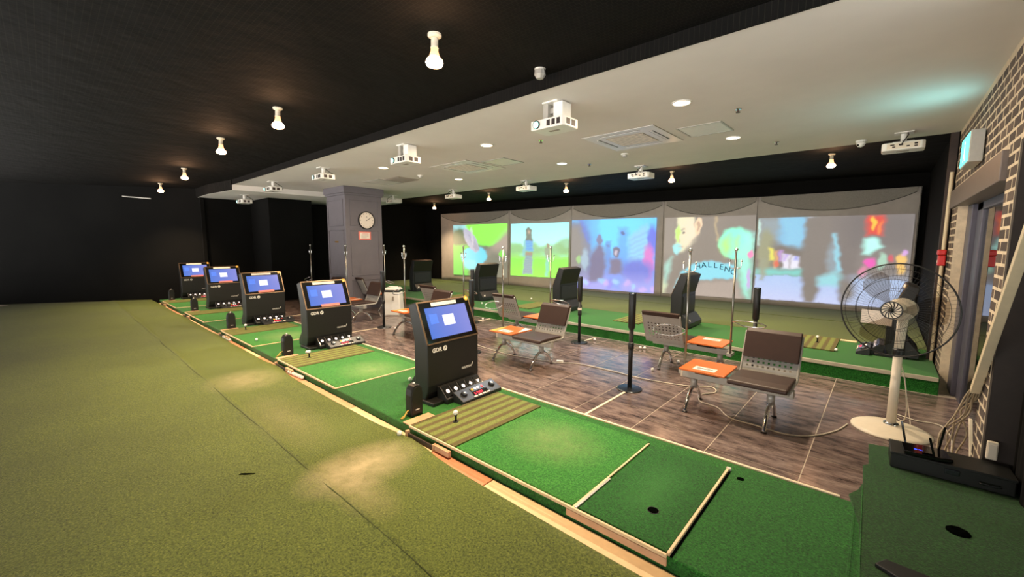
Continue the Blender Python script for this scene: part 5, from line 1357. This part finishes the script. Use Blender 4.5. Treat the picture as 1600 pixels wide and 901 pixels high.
# ================================================================== exit sign and wall fittings on the brick side
ex = thing('exit_sign', 'lit turquoise exit sign box on the brick wall above the door', 'sign', (0.57, 5.72, 2.56))
put('case', G().box(-0.09, 0.0, -0.20, 0.34, -0.13, 0.15), 'silver', ex, 0.006)
put('lit_face', G().box(-0.096, -0.088, -0.185, 0.325, -0.115, 0.135), 'exit', ex, 0.003)
put('end_face', G().box(-0.085, -0.012, 0.338, 0.346, -0.115, 0.135), 'exit', ex, 0.002)
g = G()
g.lathe([(0.018, 0), (0.018, 0.002)], 12, (-0.096, 0.06, 0.075), (-1, 0, 0))
g.prism([(0.07, 0.05), (0.03, 0.045), (0.02, -0.02), (0.06, -0.02)], 'x', -0.098, -0.0962)
g.prism([(0.05, -0.02), (0.03, -0.02), (-0.02, -0.09), (0.0, -0.09)], 'x', -0.098, -0.0962)
g.prism([(0.065, -0.02), (0.045, -0.02), (0.085, -0.09), (0.105, -0.09)], 'x', -0.098, -0.0962)
put('running_figure', g, 'exitmark', ex)
lamp_light('exit_glow', ex, 'SPOT', 15.0, (0.35, 0.92, 0.95), (-0.14, 0.0, 0.0), 0.10, math.radians(160), 1.0, (0, math.radians(136), 0))
rd = thing('fire_alarm', 'red alarm unit on the pale pipe at the brick corner', 'alarm', (0.535, 7.42, 1.44))
put('lower_case', G().box(-0.05, 0.02, -0.05, 0.05, 0.0, 0.13), 'red', rd, 0.012)
put('upper_case', G().box(-0.06, 0.02, -0.06, 0.06, 0.13, 0.20), 'red', rd, 0.015)
put('white_button', G().lathe([(0.018, 0), (0.018, 0.004)], 12, (-0.05, 0, 0.05), (-1, 0, 0)), 'paper', rd)
fe = thing('fire_extinguisher', 'red fire extinguisher standing behind the glass door', 'fire extinguisher', (1.02, 7.35, 0.0))
put('cylinder', G().lathe([(0.075, 0.0), (0.08, 0.02), (0.08, 0.38), (0.06, 0.44), (0.025, 0.47), (0.025, 0.5), (0, 0.5)], 24), 'red', fe, smooth=True)
put('label_band', G().lathe([(0.0815, 0.24), (0.0815, 0.30)], 24), 'yellow', fe)
put('valve_handle', G().box(-0.09, 0.03, -0.012, 0.012, 0.50, 0.55), 'rubber', fe, 0.006)
put('hose', G().tube(smooth_path([(0.02, 0, 0.5), (0.10, 0, 0.48), (0.12, 0, 0.35), (0.10, 0, 0.15)]), 0.012, 8), 'rubber', fe, smooth=True)
sh = thing('shelf_rack', 'white metal shelf rack in the corridor behind the glass door', 'shelf', (1.35, 7.9, 0))
for (a, b) in ((0, 0), (0, 0.5), (0.5, 0), (0.5, 0.5)):
    put('upright', G().box(a, a + 0.035, b, b + 0.035, 0, 2.1), 'white', sh, 0.004)
for i in range(6):
    put('shelf_board', G().box(0, 0.535, 0, 0.535, 0.25 + 0.34 * i, 0.275 + 0.34 * i), 'white', sh, 0.004)
tag(put('rubbish_bag', G().ball((0, 0, 0.2), 0.2, 14, 9), 'rubber', None, smooth=True, loc=(1.15, 7.05, 0.001)), 'round black bag on the corridor floor behind the door', 'bag')
cl = thing('corridor_lamp', 'round white ceiling lamp in the corridor behind the door', 'lamp', (1.5, 6.8, 2.6))
put('lamp_dish', G().lathe([(0.16, 0), (0.16, -0.04), (0.12, -0.07), (0, -0.08)], 24), M['downcool'], cl, smooth=True)
lamp_light('corridor_light', cl, 'POINT', 30.0, (1.0, 0.93, 0.85), (0, 0, -0.2), 0.12)

tag(put('carpet_tear', G().prism([(-0.05, -0.016), (0.0, -0.010), (0.045, 0.004), (0.05, 0.014), (0.0, 0.010), (-0.045, 0.002)], 'z', 0, 0.003), 'hole', None, loc=(-3.22, 0.82, 0.0855), rz=0.6), 'short dark tear in the olive putting carpet', 'tear')
tag(put('paper_sheet', G().box(-0.2, 0.2, -0.15, 0.15, 0, 0.002), 'paper', None, loc=(-16.6, -0.95, 0.0865), rz=0.4), 'white paper sheet on the carpet at the far left edge', 'paper')
